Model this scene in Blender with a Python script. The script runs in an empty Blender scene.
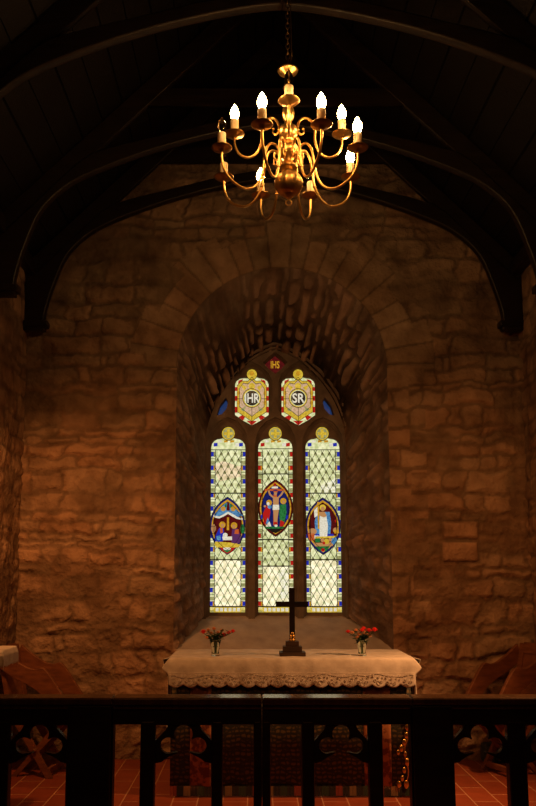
import bpy, bmesh, math, random
import numpy as np
from mathutils import Vector, Matrix
random.seed(4)
S = bpy.context.scene
COL = S.collection
PI = math.pi
# ------------------------------------------------------------------ camera
F = 760.0; CX, CZ = -0.19, 1.6
TH = math.atan(0.134); YPP = 574 - F*0.134; XPP = 253.0
def at(px, py, Y):
    """point of the place that stands at depth Y and is seen at px,py of the photograph"""
    u = (px-XPP)/F; v = (YPP-py)/F
    dy = math.cos(TH) - v*math.sin(TH); dz = math.sin(TH) + v*math.cos(TH)
    t = Y/dy
    return Vector((CX+u*t, Y, CZ+dz*t))
cam = bpy.data.cameras.new('camera'); co = bpy.data.objects.new('camera', cam); COL.objects.link(co)
cam.sensor_fit = 'VERTICAL'; cam.sensor_height = 36; cam.lens = F/806*36
cam.shift_y = (YPP-403)/806; cam.shift_x = (268-XPP)/806
co.location = (CX, 0, CZ); co.rotation_euler = (PI/2+TH, 0, 0)
cam.clip_start = 0.05
S.camera = co
S.view_settings.view_transform = 'Standard'; S.view_settings.look = 'None'
S.view_settings.exposure = 0; S.view_settings.gamma = 1
try: S.view_settings.use_curve_mapping = False
except Exception: pass

# ------------------------------------------------------------------ materials
def mat(name, color, rough=0.7, metal=0.0, emit=None, es=1.0, trans=0.0, ior=1.45, alpha=None, spec=None):
    m = bpy.data.materials.new(name); m.use_nodes = True
    b = m.node_tree.nodes['Principled BSDF']
    b.inputs['Base Color'].default_value = (*color, 1)
    b.inputs['Roughness'].default_value = rough
    b.inputs['Metallic'].default_value = metal
    b.inputs['IOR'].default_value = ior
    if emit and name.startswith('glass'): b.inputs['Specular IOR Level'].default_value = .12; b.inputs['Base Color'].default_value = (*[x*.3 for x in color], 1)
    if spec is not None: b.inputs['Specular IOR Level'].default_value = spec
    if trans: b.inputs['Transmission Weight'].default_value = trans
    if emit:
        b.inputs['Emission Color'].default_value = (*emit, 1)
        b.inputs['Emission Strength'].default_value = es
    return m
def nodes(m): return m.node_tree.nodes, m.node_tree.links, m.node_tree.nodes['Principled BSDF']
def add_noise(m, c1, c2, scale=8, detail=6, stretch=(1,1,1), bump=0.0, bscale=None, dist=0.01, attr=None, lo=.3, hi=.7):
    n, l, b = nodes(m)
    tc = n.new('ShaderNodeTexCoord'); mp = n.new('ShaderNodeMapping'); mp.inputs['Scale'].default_value = stretch
    l.new(tc.outputs['Object'], mp.inputs['Vector'])
    t = n.new('ShaderNodeTexNoise'); t.inputs['Scale'].default_value = scale; t.inputs['Detail'].default_value = detail
    l.new(mp.outputs[0], t.inputs['Vector'])
    r = n.new('ShaderNodeValToRGB'); r.color_ramp.elements[0].position = lo; r.color_ramp.elements[1].position = hi
    r.color_ramp.elements[0].color = (*c1, 1); r.color_ramp.elements[1].color = (*c2, 1)
    l.new(t.outputs['Fac'], r.inputs['Fac'])
    out = r.outputs['Color']
    if attr:
        a = n.new('ShaderNodeAttribute'); a.attribute_name = attr
        mx = n.new('ShaderNodeMix'); mx.data_type = 'RGBA'; mx.blend_type = 'MULTIPLY'; mx.inputs['Factor'].default_value = 1
        l.new(out, mx.inputs['A']); l.new(a.outputs['Color'], mx.inputs['B']); out = mx.outputs['Result']
    l.new(out, b.inputs['Base Color'])
    if bump:
        t2 = n.new('ShaderNodeTexNoise'); t2.inputs['Scale'].default_value = bscale or scale*4; t2.inputs['Detail'].default_value = 8
        l.new(mp.outputs[0], t2.inputs['Vector'])
        bp = n.new('ShaderNodeBump'); bp.inputs['Strength'].default_value = bump; bp.inputs['Distance'].default_value = dist
        l.new(t2.outputs['Fac'], bp.inputs['Height']); l.new(bp.outputs[0], b.inputs['Normal'])
    return m
M = {}
M['stone'] = add_noise(mat('rubble_stone', (.4,.27,.17), .92, spec=.1), (.25,.165,.105), (.52,.37,.245), 5, 8, bump=1.0, bscale=20, dist=.035, attr='Col')
M['tracery'] = add_noise(mat('tracery_stone', (.2,.14,.1), .85, spec=.15), (.14,.115,.10), (.25,.21,.185), 9, 6, bump=.4, bscale=60, dist=.006)
M['sill'] = add_noise(mat('sill_stone', (.4,.3,.24), .85, spec=.15), (.36,.30,.26), (.52,.44,.38), 6, 8, bump=.4, bscale=30, dist=.01)
M['roofwood'] = add_noise(mat('roof_wood', (.03,.016,.01), .6), (.003,.0015,.001), (.007,.0035,.002), 4, 6, (1,6,6), bump=.4, bscale=14, dist=.01)
M['trusswood'] = add_noise(mat('truss_wood', (.03,.016,.01), .45, spec=.4), (.010,.0055,.003), (.026,.014,.008), 5, 6, (1,5,5), bump=.3, bscale=14, dist=.006)
M['blackoak'] = add_noise(mat('black_oak', (.012,.008,.006), .42, spec=.35), (.006,.004,.003), (.018,.011,.007), 6, 6, (1,1,6), bump=.15, bscale=30, dist=.003)
M['capoak'] = add_noise(mat('cap_oak', (.05,.03,.02), .2, spec=.6), (.035,.018,.010), (.075,.04,.022), 6, 6, (5,1,1), bump=.08, bscale=30, dist=.002)
M['oak'] = add_noise(mat('chair_oak', (.16,.06,.025), .5), (.13,.043,.017), (.25,.09,.036), 5, 6, (2,2,7), bump=.15, bscale=20, dist=.003)
M['brass'] = mat('polished_brass', (.9,.56,.19), .33, 1.0)
M['brassdark'] = mat('drip_pan_brass', (.5,.3,.1), .3, 1.0)
M['chain'] = mat('chain_metal', (.2,.12,.05), .45, .9)
M['candle'] = mat('candle_sleeve', (.85,.68,.42), .5)
M['bulblit'] = mat('lit_bulb', (1,.8,.5), .3, emit=(1,.55,.20), es=120)
M['bulboff'] = mat('clear_bulb', (1,.95,.88), .03, trans=1.0, ior=1.3)
M['glass'] = mat('vase_glass', (.92,1,.95), .03, trans=1.0, ior=1.35)
M['linen'] = add_noise(mat('white_linen', (.75,.7,.62), .75), (.50,.45,.40), (.68,.63,.57), 14, 5, bump=.25, bscale=70, dist=.004)
M['darkwood'] = add_noise(mat('altar_wood', (.03,.015,.01), .6), (.02,.01,.006), (.05,.025,.014), 6, 5, (1,1,4))
M['leaf'] = mat('leaf_green', (.05,.11,.03), .6)
M['red'] = mat('red_petals', (.95,.06,.05), .6)
M['pink'] = mat('peach_petals', (.95,.5,.26), .6)
M['gold'] = mat('gold_mount', (.8,.5,.14), .3, 1.0)
M['lead'] = mat('lead_came', (.018,.018,.02), .5, .3)
M['bluewool'] = add_noise(mat('blue_wool', (.04,.06,.09), .9), (.03,.05,.08), (.08,.10,.14), 30, 4)
def glass_mat(name, c, s=1.0, var=None, scale=30):
    m = mat(name, tuple(min(1,x*.3) for x in c), .15, emit=c, es=s)
    if var:
        n, l, b = nodes(m)
        tc = n.new('ShaderNodeTexCoord'); t = n.new('ShaderNodeTexNoise'); t.inputs['Scale'].default_value = scale; t.inputs['Detail'].default_value = 4
        r = n.new('ShaderNodeValToRGB'); r.color_ramp.elements[0].position = .36; r.color_ramp.elements[1].position = .66
        r.color_ramp.elements[0].color = (*var, 1); r.color_ramp.elements[1].color = (*c, 1)
        l.new(tc.outputs['Object'], t.inputs['Vector']); l.new(t.outputs['Fac'], r.inputs['Fac']); l.new(r.outputs[0], b.inputs['Emission Color'])
    return m
G = {}
G['pale'] = glass_mat('glass_pale', (.80,.79,.47), 1, (.46,.50,.22), 28)
G['pale'].node_tree.nodes['Principled BSDF'].inputs['Emission Strength'].default_value = 1.12
G['pale_low'] = glass_mat('glass_bright', (1.0,.90,.62), 1.25, (.62,.56,.32), 22)
G['flash'] = glass_mat('glass_clear', (1.0,.80,.52), 1, (.62,.50,.28), 22)
G['pale2'] = glass_mat('glass_painted', (.40,.38,.16), 1, (.22,.22,.08), 60)
G['bright'] = glass_mat('glass_daylight', (1,.96,.78), 1.0, (.70,.68,.42), 45)
G['yellow'] = glass_mat('glass_yellow', (.72,.50,.05), 1, (.45,.30,.02), 50)
G['gold'] = glass_mat('glass_gold', (.62,.32,.02), 1, (.42,.20,.01), 60)
G['blue'] = glass_mat('glass_blue', (.015,.025,.36), 1)
G['navy'] = glass_mat('glass_navy', (.010,.012,.13), 1, (.008,.01,.07), 60)
G['sky'] = glass_mat('glass_sky_blue', (.12,.32,.52), 1, (.04,.13,.30), 60)
G['red'] = glass_mat('glass_red', (.42,.012,.008), 1)
G['dred'] = glass_mat('glass_dark_red', (.10,.006,.006), 1, (.055,.004,.004), 60)
G['ored'] = glass_mat('glass_orange_red', (.48,.09,.02), 1)
G['green'] = glass_mat('glass_green', (.03,.20,.05), 1, (.01,.10,.02), 60)
G['white'] = glass_mat('glass_white', (.80,.76,.62), 1, (.6,.56,.42), 60)
G['pink'] = glass_mat('glass_pink', (.66,.42,.28), 1, (.45,.30,.15), 50)
G['skin'] = glass_mat('glass_flesh', (.46,.22,.08), 1)
G['black'] = glass_mat('glass_dark', (.012,.010,.008), 1)
G['purple'] = glass_mat('glass_purple', (.09,.025,.10), 1)
G['dimblue'] = glass_mat('glass_dim_blue', (.012,.03,.10), 1)

# ------------------------------------------------------------------ helpers
def link(name, me, m=None, parent=None):
    o = bpy.data.objects.new(name, me); COL.objects.link(o)
    if m is not None:
        for x in (m if isinstance(m, (list, tuple)) else [m]): me.materials.append(x)
    if parent: o.parent = parent
    return o
def tag(o, label=None, cat=None, group=None, kind=None):
    if label: o['label'] = label
    if cat: o['category'] = cat
    if group: o['group'] = group
    if kind: o['kind'] = kind
    return o
def empty(name, loc=(0,0,0), rz=0):
    o = bpy.data.objects.new(name, None); COL.objects.link(o); o.location = loc; o.rotation_euler = (0,0,rz)
    o.empty_display_size = .1
    return o
def copy_tree(o, parent=None):
    c = o.copy(); COL.objects.link(c); c.parent = parent
    for ch in list(o.children): copy_tree(ch, c)
    return c
class MB:
    def __init__(s): s.v = []; s.f = []; s.mi = []; s.cur = 0; s.sm = []
    def add(s, vs, fs, smooth=False):
        b = len(s.v); s.v += [tuple(p) for p in vs]
        for f in fs: s.f.append([b+i for i in f]); s.mi.append(s.cur); s.sm.append(smooth)
        return s
    def box(s, lo, hi, bev=0):
        x0,y0,z0 = lo; x1,y1,z1 = hi
        if bev:
            b = min(bev, (x1-x0)/2.2, (y1-y0)/2.2, (z1-z0)/2.2)
            bm = bmesh.new(); bmesh.ops.create_cube(bm, size=1)
            for v in bm.verts: v.co = Vector((x0+(v.co.x+.5)*(x1-x0), y0+(v.co.y+.5)*(y1-y0), z0+(v.co.z+.5)*(z1-z0)))
            bmesh.ops.bevel(bm, geom=bm.edges[:], offset=b, segments=2, affect='EDGES', profile=.5)
            bm.verts.index_update()
            s.add([v.co.copy() for v in bm.verts], [[v.index for v in f.verts] for f in bm.faces]); bm.free(); return s
        return s.add([(x0,y0,z0),(x1,y0,z0),(x1,y1,z0),(x0,y1,z0),(x0,y0,z1),(x1,y0,z1),(x1,y1,z1),(x0,y1,z1)],
              [(0,3,2,1),(4,5,6,7),(0,1,5,4),(1,2,6,5),(2,3,7,6),(3,0,4,7)])
    def lathe(s, prof, c=(0,0,0), n=24, flute=None, smooth=True):
        vs = []; fs = []; m = len(prof)
        for k in range(n):
            a = 2*PI*k/n
            for i,(r,z) in enumerate(prof):
                q = r
                if flute and flute[0] <= z <= flute[1]: q = r*(1+flute[3]*abs(math.sin(a*flute[2]/2)) - flute[3]*.6)
                vs.append((c[0]+q*math.cos(a), c[1]+q*math.sin(a), c[2]+z))
        for k in range(n):
            k2 = (k+1) % n
            for i in range(m-1): fs.append((k*m+i, k2*m+i, k2*m+i+1, k*m+i+1))
        return s.add(vs, fs, smooth)
    def tube(s, pts, r, n=10, closed=False):
        pts = [Vector(p) for p in pts]; N = len(pts); vs = []; fs = []
        up = Vector((0,0,1)); prev = None
        for i,p in enumerate(pts):
            if closed: d = pts[(i+1)%N]-pts[i-1]
            else: d = pts[min(i+1,N-1)]-pts[max(i-1,0)]
            d.normalize()
            if prev is None:
                a = d.cross(up)
                if a.length < .1: a = d.cross(Vector((1,0,0)))
            else: a = prev - d*prev.dot(d)
            a.normalize(); prev = a; b = d.cross(a)
            rr = r[i] if isinstance(r, (list, tuple)) else r
            for k in range(n):
                t = 2*PI*k/n; vs.append(p + a*(math.cos(t)*rr) + b*(math.sin(t)*rr))
        for i in range(N if closed else N-1):
            j = (i+1) % N
            for k in range(n): fs.append((i*n+k, i*n+(k+1)%n, j*n+(k+1)%n, j*n+k))
        if not closed:
            fs.append(tuple(range(n))[::-1]); fs.append(tuple((N-1)*n+k for k in range(n)))
        return s.add(vs, fs, True)
    def ball(s, c, r, n=10, m=7, sq=(1,1,1)):
        prof = [(r*math.sin(PI*i/m), -r*math.cos(PI*i/m)) for i in range(m+1)]
        b = len(s.v); s.lathe(prof, (0,0,0), n)
        for i in range(b, len(s.v)):
            p = s.v[i]; s.v[i] = (c[0]+p[0]*sq[0], c[1]+p[1]*sq[1], c[2]+p[2]*sq[2])
        return s
    def poly(s, pts2, y, thick=0):
        """flat outline (X,Z list) at depth y"""
        n = len(pts2)
        if not thick: return s.add([(p[0],y,p[1]) for p in pts2], [tuple(range(n))])
        vs = [(p[0],y,p[1]) for p in pts2] + [(p[0],y+thick,p[1]) for p in pts2]
        return s.add(vs, [tuple(range(n)), tuple(range(2*n-1,n-1,-1))] + [(i,i+n,(i+1)%n+n,(i+1)%n) for i in range(n)])
    def build(s, name, m=None, parent=None, xf=None):
        me = bpy.data.meshes.new(name)
        v = [xf @ Vector(p) for p in s.v] if xf else s.v
        me.from_pydata([tuple(p) for p in v], [], s.f)
        me.polygons.foreach_set('material_index', s.mi); me.polygons.foreach_set('use_smooth', s.sm)
        bm = bmesh.new(); bm.from_mesh(me); bmesh.ops.recalc_face_normals(bm, faces=bm.faces[:]); bm.to_mesh(me); bm.free()
        return link(name, me, m, parent)
def plate_mesh(loops, y0, y1, bevel=0):
    """solid plate in the XZ plane between depths y0..y1; first loop outer, others holes"""
    cu = bpy.data.curves.new('t', 'CURVE'); cu.dimensions = '2D'; cu.fill_mode = 'BOTH'
    cu.extrude = max((y1-y0)/2-bevel, .0005); cu.bevel_depth = bevel; cu.bevel_resolution = 1 if bevel else 0
    if bevel: cu.offset = -bevel
    for lp in loops:
        sp = cu.splines.new('POLY'); sp.points.add(len(lp)-1)
        for i,p in enumerate(lp): sp.points[i].co = (p[0], p[1], 0, 1)
        sp.use_cyclic_u = True
    o = bpy.data.objects.new('t', cu); COL.objects.link(o)
    dg = bpy.context.evaluated_depsgraph_get(); dg.update()
    me = bpy.data.meshes.new_from_object(o.evaluated_get(dg))
    bpy.data.objects.remove(o); bpy.data.curves.remove(cu)
    me.materials.clear()
    ym = (y0+y1)/2
    for v in me.vertices: x,y,z = v.co; v.co = (x, ym-z, y)
    return me
def plate(name, loops, y0, y1, m, parent=None, bevel=0, xf=None):
    me = plate_mesh(loops, y0, y1, bevel)
    if xf: me.transform(xf)
    return link(name, me, m, parent)
def text_faces(mb, txt, cx, cz, h, y, sx=1.0):
    cu = bpy.data.curves.new('t', 'FONT'); cu.body = txt; cu.align_x = 'CENTER'; cu.align_y = 'CENTER'; cu.size = h; cu.resolution_u = 3; cu.offset = h*.02
    o = bpy.data.objects.new('t', cu); COL.objects.link(o)
    dg = bpy.context.evaluated_depsgraph_get(); dg.update()
    me = bpy.data.meshes.new_from_object(o.evaluated_get(dg))
    mb.add([(cx+v.co.x*sx, y, cz+v.co.y) for v in me.vertices], [tuple(p.vertices) for p in me.polygons])
    bpy.data.objects.remove(o); bpy.data.curves.remove(cu)
def smooth_path(pts, k=6):
    P = [Vector(p) for p in pts]; out = []
    for i in range(len(P)-1):
        p0 = P[max(i-1,0)]; p1 = P[i]; p2 = P[i+1]; p3 = P[min(i+2,len(P)-1)]
        for j in range(k):
            t = j/k
            out.append(.5*((2*p1)+(-p0+p2)*t+(2*p0-5*p1+4*p2-p3)*t*t+(-p0+3*p1-3*p2+p3)*t**3))
    out.append(P[-1]); return out

# ------------------------------------------------------------------ rubble masonry height field
def vnoise(x, y, seed=0):
    xi = np.floor(x).astype(np.int64); yi = np.floor(y).astype(np.int64); xf = x-xi; yf = y-yi
    def h(a, b):
        n = (a*374761393 + b*668265263 + seed*1442695041) & 0xffffffff
        n = ((n ^ (n >> 13)) * 1274126177) & 0xffffffff
        n = (n ^ (n >> 16)) & 0xffffff
        return n/float(0xffffff)
    u = xf*xf*(3-2*xf); v = yf*yf*(3-2*yf)
    return (h(xi,yi)*(1-u)+h(xi+1,yi)*u)*(1-v) + (h(xi,yi+1)*(1-u)+h(xi+1,yi+1)*u)*v
def fbm(x, y, seed=0, o=4):
    s = 0; a = .5
    for i in range(o): s = s + a*vnoise(x*2**i+17*i, y*2**i+31*i, seed+i); a *= .5
    return s/(1-.5**o)
def masonry(u, v, seed, hmin=.06, hmax=.23, lmin=.16, lmax=.52, warp=.075, joint=.008, depth=.038, rnd=.028):
    rs = np.random.RandomState(seed)
    uu = u + warp*1.3*(fbm(u*3, v*3, seed+1, 3)-.5)*2; vv = v + warp*(fbm(u*2.2, v*2.2, seed+2, 3)-.5)*2
    uu = uu + .03*(fbm(u*11, v*14, seed+3, 2)-.5)*2; vv = vv + .03*(fbm(u*9, v*14, seed+4, 2)-.5)*2
    vb = [v.min()-.5]
    while vb[-1] < v.max()+.5: vb.append(vb[-1]+rs.uniform(hmin, hmax))
    vb = np.array(vb); ci = np.clip(np.searchsorted(vb, vv)-1, 0, len(vb)-2)
    H = np.zeros_like(u); ID = np.zeros(u.shape); MT = np.zeros_like(u); hh = np.zeros_like(u)
    for c in np.unique(ci):
        k = ci == c
        ub = [u.min()-.7-rs.rand()*.3]
        while ub[-1] < u.max()+.7: ub.append(ub[-1]+rs.uniform(lmin, lmax)*(1 if rs.rand() > .25 else .55))
        ub = np.array(ub); si = np.clip(np.searchsorted(ub, uu[k])-1, 0, len(ub)-2)
        hgt = rs.uniform(0, 1, len(ub)); tone = rs.uniform(0, 1, len(ub)); tl = rs.uniform(-1, 1, len(ub)); tv = rs.uniform(-1, 1, len(ub))
        # uneven beds: each stone gets its own small shrink
        d1 = np.minimum(uu[k]-ub[si], ub[si+1]-uu[k]); sh = rs.uniform(0, .35, len(ub))[si]*(vb[c+1]-vb[c])*.5
        d2 = np.minimum(vv[k]-vb[c], vb[c+1]-vv[k]) - sh*.5
        r = rnd
        a = np.clip(1-(d1-joint/2)/r, 0, 1); b = np.clip(1-(d2-joint/2)/r, 0, 1)
        e = np.clip(1-np.sqrt(a*a+b*b), 0, 1); e = e*e*(3-2*e)
        fu = (uu[k]-ub[si])/(ub[si+1]-ub[si])-.5; fv = (vv[k]-vb[c])/(vb[c+1]-vb[c])-.5
        H[k] = e*(.55+.45*hgt[si]) + e*(tl[si]*fu+tv[si]*fv)*.45
        ID[k] = tone[si]; MT[k] = e
    smear = np.clip((fbm(u*2.6, v*2.6, seed+9, 3)-.40)*4.0, .10, 1)
    H = H*depth*smear + .030*(fbm(u*5, v*8, seed+15, 4)-.5) + .014*(fbm(u*9, v*9, seed+5, 4)-.5)*2 + .006*(fbm(u*35, v*35, seed+6, 3)-.5)*2 + .02*(fbm(u*1.3, v*1.3, seed+7, 2)-.5)
    return H, ID, MT*smear
def stone_cols(ID, MT, u, v, seed):
    f = fbm(u*2, v*2, seed+20, 4)
    t = .82 + .26*ID + .4*(f-.5)
    t = t*(.93+.07*MT)
    c = np.empty(u.shape+(4,)); w = (ID*7.3) % 1
    t = t*(.62+.38*np.clip(MT*3.5,0,1))
    c[...,0] = t*(1.0+.06*w); c[...,1] = t*(.98-.05*w); c[...,2] = t*(.98-.10*w); c[...,3] = 1
    return np.clip(c, 0, 1.6)
def grid_mesh(name, P, C, keep=None, m=None, flip=False, closed=False):
    a, b = P.shape[:2]
    idx = np.arange(a*b).reshape(a, b)
    q = np.stack([idx[:-1,:-1], idx[1:,:-1], idx[1:,1:], idx[:-1,1:]], -1).reshape(-1, 4)
    if keep is not None: q = q[keep.reshape(-1)]
    if flip: q = q[:, ::-1]
    used = np.unique(q); mp = -np.ones(a*b, int); mp[used] = np.arange(len(used)); q = mp[q]
    V = P.reshape(-1, 3)[used]; CC = C.reshape(-1, 4)[used]
    me = bpy.data.meshes.new(name); me.vertices.add(len(V)); me.vertices.foreach_set('co', V.astype(np.float32).ravel())
    me.loops.add(len(q)*4); me.loops.foreach_set('vertex_index', q.astype(np.int32).ravel())
    me.polygons.add(len(q)); me.polygons.foreach_set('loop_start', np.arange(0, len(q)*4, 4, dtype=np.int32))
    me.polygons.foreach_set('use_smooth', np.ones(len(q), bool))
    me.update(calc_edges=True); me.validate()
    at_ = me.color_attributes.new('Col', 'FLOAT_COLOR', 'POINT'); at_.data.foreach_set('color', CC.astype(np.float32).ravel())
    return link(name, me, m)

# ------------------------------------------------------------------ room shell
YW = 6.9                      # east wall
YG = 7.45                     # window tracery front
HW = 2.31                      # half width
EAVE, SLOPE = 4.49, 1.0      # roof underside at the side walls
def roof_z(x): return EAVE + (HW-abs(x))*SLOPE
arcC = at(282, 368, YW); XC, ZC = arcC.x, arcC.z
RA = at(387, 368, YW).x - XC
SILL0 = .93
def wallx(z): return RA
step = .0135
xs = np.arange(-HW-.02, HW+.03, step); zs = np.arange(0, roof_z(0)+.05, step)
X, Z = np.meshgrid(xs, zs, indexing='ij')
H1, I1, T1 = masonry(X, Z, 11)
# dressed voussoirs round the arch
R = np.hypot(X-XC, Z-ZC); A = np.arctan2(Z-ZC, X-XC)
H2, I2, T2 = masonry(A*1.08+3, (R-RA)*1.0, 23, .335, .345, .13, .24, .012, .014, .020, .018)
rs = np.random.RandomState(5)
# place voussoir beds: radial coordinate limited by an irregular outer edge
outer = RA+.38+.07*np.sign(np.sin(A*9.3))+.04*(vnoise(A*5+9, A*0, 3)-.5)
rad = (R-RA); e = np.clip(np.minimum(rad, outer-R)/.02, 0, 1)
ub = [-.3]
while ub[-1] < PI+.3: ub.append(ub[-1]+rs.uniform(.13, .2))
ub = np.array(ub); AA = A+.012*(fbm(X*5, Z*5, 3, 2)-.5)
si = np.clip(np.searchsorted(ub, AA)-1, 0, len(ub)-2)
dj = np.minimum(AA-ub[si], ub[si+1]-AA)*R
ton = rs.uniform(0, 1, len(ub)); hg = rs.uniform(.2, 1, len(ub))
ed = np.clip((dj-.006)/.016, 0, 1)*e
HV = ed*(.008+.014*hg[si]) + .018*(fbm(X*12, Z*12, 8, 4)-.5) + .02*(fbm(X*5, Z*5, 18, 3)-.5) + .004
inV = (Z > ZC) & (R < outer) & (R > RA-.05)
H = np.where(inV, HV, H1); I = np.where(inV, ton[si], I1); T = np.where(inV, ed, T1)
# dressed jamb stones
H3, I3, T3 = masonry(X, Z, 31, .16, .26, .3, .6, .012, .014, .02, .02)
jw = np.where(np.sin(Z*2*PI/.42) > 0, .34, .2)
inJ = (Z <= ZC) & (Z > .9) & (np.abs(X-XC) < RA+jw) & (X > XC)
H = np.where(inJ, H3*.8, H); I = np.where(inJ, I3, I); T = np.where(inJ, T3, T)
# two squared blocks proud of the wall
for (x0,y0,x1,y1) in ((443,522,477,538),(443,542,477,561)):
    a = at(x0,y1,YW); b = at(x1,y0,YW)
    d = np.minimum(np.minimum(X-a.x, b.x-X), np.minimum(Z-a.z, b.z-Z))
    k = d > -.02
    H = np.where(k, np.clip(d/.012, -.4, 1)*.028+.002*fbm(X*30,Z*30,2,3), H); I = np.where(k & (d > 0), .95, I); T = np.where(k, np.clip(d/.01, 0, 1), T)
inside = (((Z <= ZC) & (np.abs(X-XC) < RA)) | ((Z > ZC) & (R < RA))) & (Z > SILL0)
above = (Z > roof_z(0) - np.abs(X)*SLOPE + .06) | (Z > 5.62)
allin = inside[:-1,:-1] & inside[1:,:-1] & inside[1:,1:] & inside[:-1,1:]
keep = ~allin & ~(above[:-1,:-1] & above[1:,:-1] & above[:-1,1:] & above[1:,1:])
Xs = X.copy(); Zs = Z.copy()
arch = inside & (Z > ZC); s_ = RA/np.maximum(R, 1e-6)
Xs = np.where(arch, XC+(X-XC)*s_, Xs); Zs = np.where(arch, ZC+(Z-ZC)*s_, Zs)
jam = inside & (Z <= ZC); nearJ = (RA-np.abs(X-XC)) < (Z-SILL0)
Xs = np.where(jam & nearJ, XC+np.sign(X-XC)*RA, Xs); Zs = np.where(jam & ~nearJ, SILL0, Zs)
edge = np.clip(np.where(Z > ZC, R-RA, np.abs(X-XC)-RA)/.03, 0, 1)
edge = np.where(Z < SILL0, 1, edge)
P = np.stack([Xs, YW - np.where(inside, 0, H*edge), Zs], -1)
wall = grid_mesh('wall_east', P, stone_cols(I, T, X, Z, 1), keep, M['stone'], flip=False)
wall['kind'] = 'structure'
# side walls
for nm, sx, sd in (('wall_north', -1, 51), ('wall_south', 1, 61)):
    ys = np.arange(-2.0, YW+.03, .022); zz = np.arange(0, EAVE+.15, .022)
    Y_, Z_ = np.meshgrid(ys, zz, indexing='ij')
    h, i_, t_ = masonry(Y_, Z_, sd, depth=.016)
    P = np.stack([sx*HW - sx*np.maximum(h, -.01), Y_, Z_], -1)
    o = grid_mesh(nm, P, stone_cols(i_, t_, Y_, Z_, sd), None, M['stone'], flip=(sx > 0)); o['kind'] = 'structure'
ys = np.array([-HW-.05, 0, HW+.05]); b_ = MB(); b_.box((-HW-.1, -2.2, 0), (HW+.1, -2.0, 6.3)); ob = b_.build('wall_west', M['sill']); ob['kind'] = 'structure'
# floor of red quarry tiles
fm = mat('quarry_tiles', (.3,.06,.03), .38)
n, l, b = nodes(fm)
tc = n.new('ShaderNodeTexCoord'); mp = n.new('ShaderNodeMapping'); mp.inputs['Rotation'].default_value = (0,0,PI/2); mp.inputs['Location'].default_value = (.07,.05,0)
br = n.new('ShaderNodeTexBrick'); br.offset = .5; br.inputs['Scale'].default_value = 1
br.inputs['Brick Width'].default_value = .36; br.inputs['Row Height'].default_value = .178; br.inputs['Mortar Size'].default_value = .0048; br.inputs['Mortar Smooth'].default_value = .3
br.inputs['Color1'].default_value = (.27,.058,.026,1); br.inputs['Color2'].default_value = (.36,.085,.035,1); br.inputs['Mortar'].default_value = (.62,.33,.19,1)
l.new(tc.outputs['Object'], mp.inputs[0]); l.new(mp.outputs[0], br.inputs['Vector'])
nz = n.new('ShaderNodeTexNoise'); nz.inputs['Scale'].default_value = 9; nz.inputs['Detail'].default_value = 5; l.new(tc.outputs['Object'], nz.inputs['Vector'])
rp = n.new('ShaderNodeValToRGB'); rp.color_ramp.elements[0].color = (.65,.65,.65,1); rp.color_ramp.elements[1].color = (1.15,1.1,1.1,1); l.new(nz.outputs['Fac'], rp.inputs['Fac'])
mx = n.new('ShaderNodeMix'); mx.data_type = 'RGBA'; mx.blend_type = 'MULTIPLY'; mx.inputs['Factor'].default_value = 1
l.new(br.outputs['Color'], mx.inputs['A']); l.new(rp.outputs['Color'], mx.inputs['B']); l.new(mx.outputs['Result'], b.inputs['Base Color'])
bp = n.new('ShaderNodeBump'); bp.inputs['Strength'].default_value = .3; bp.inputs['Distance'].default_value = .004; l.new(br.outputs['Fac'], bp.inputs['Height']); bp.invert = True
l.new(bp.outputs[0], b.inputs['Normal'])
b_ = MB(); b_.box((-HW-.1, -2.2, -.1), (HW+.1, YW+.05, 0)); fo = b_.build('floor', fm); fo['kind'] = 'structure'
# roof: boarded slopes
b_ = MB()
for sx in (-1, 1):
    nb = 15
    for k in range(nb):
        t0 = k/nb; t1 = (k+1)/nb-.004
        def pt(t, y, d): return (sx*(HW+.1-(HW+.1)*t), y, EAVE-.0865+(HW+.1)*t*SLOPE+d+(.012 if k % 2 else 0))
        vs = [pt(t0,-2.2,0),pt(t1,-2.2,0),pt(t1,YW+.1,0),pt(t0,YW+.1,0),pt(t0,-2.2,.06),pt(t1,-2.2,.06),pt(t1,YW+.1,.06),pt(t0,YW+.1,.06)]
        b_.add(vs, [(0,3,2,1),(4,5,6,7),(0,1,5,4),(1,2,6,5),(2,3,7,6),(3,0,4,7)])
    b_.add([(sx*(HW+.1),-2.2,EAVE-.02),(0,-2.2,roof_z(0)+.09),(0,YW+.1,roof_z(0)+.09),(sx*(HW+.1),YW+.1,EAVE-.02)],[(0,1,2,3)])
co_ = b_.build('ceiling', M['roofwood']); co_['kind'] = 'structure'
b_ = MB()
for k in range(8):
    z0 = 5.56+k*.16; z1 = z0+.155; w0 = HW-(z0-EAVE)/SLOPE; w1 = HW-(z1-EAVE)/SLOPE
    if w1 > .02: b_.poly([(-w0,z0),(w0,z0),(w1,z1),(-w1,z1)], YW-.035, .03)
o = b_.build('trim_3', M['roofwood']); o['kind'] = 'structure'
# timber wall plates
for nm, sx in (('trim_1', -1), ('trim_2', 1)):
    b_ = MB(); x0, x1 = sorted((sx*HW, sx*(HW-.1))); b_.box((x0,-2,EAVE-.13),(x1,YW,EAVE-.0), .01)
    o = b_.build(nm, M['trusswood']); o['kind'] = 'structure'

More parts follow.
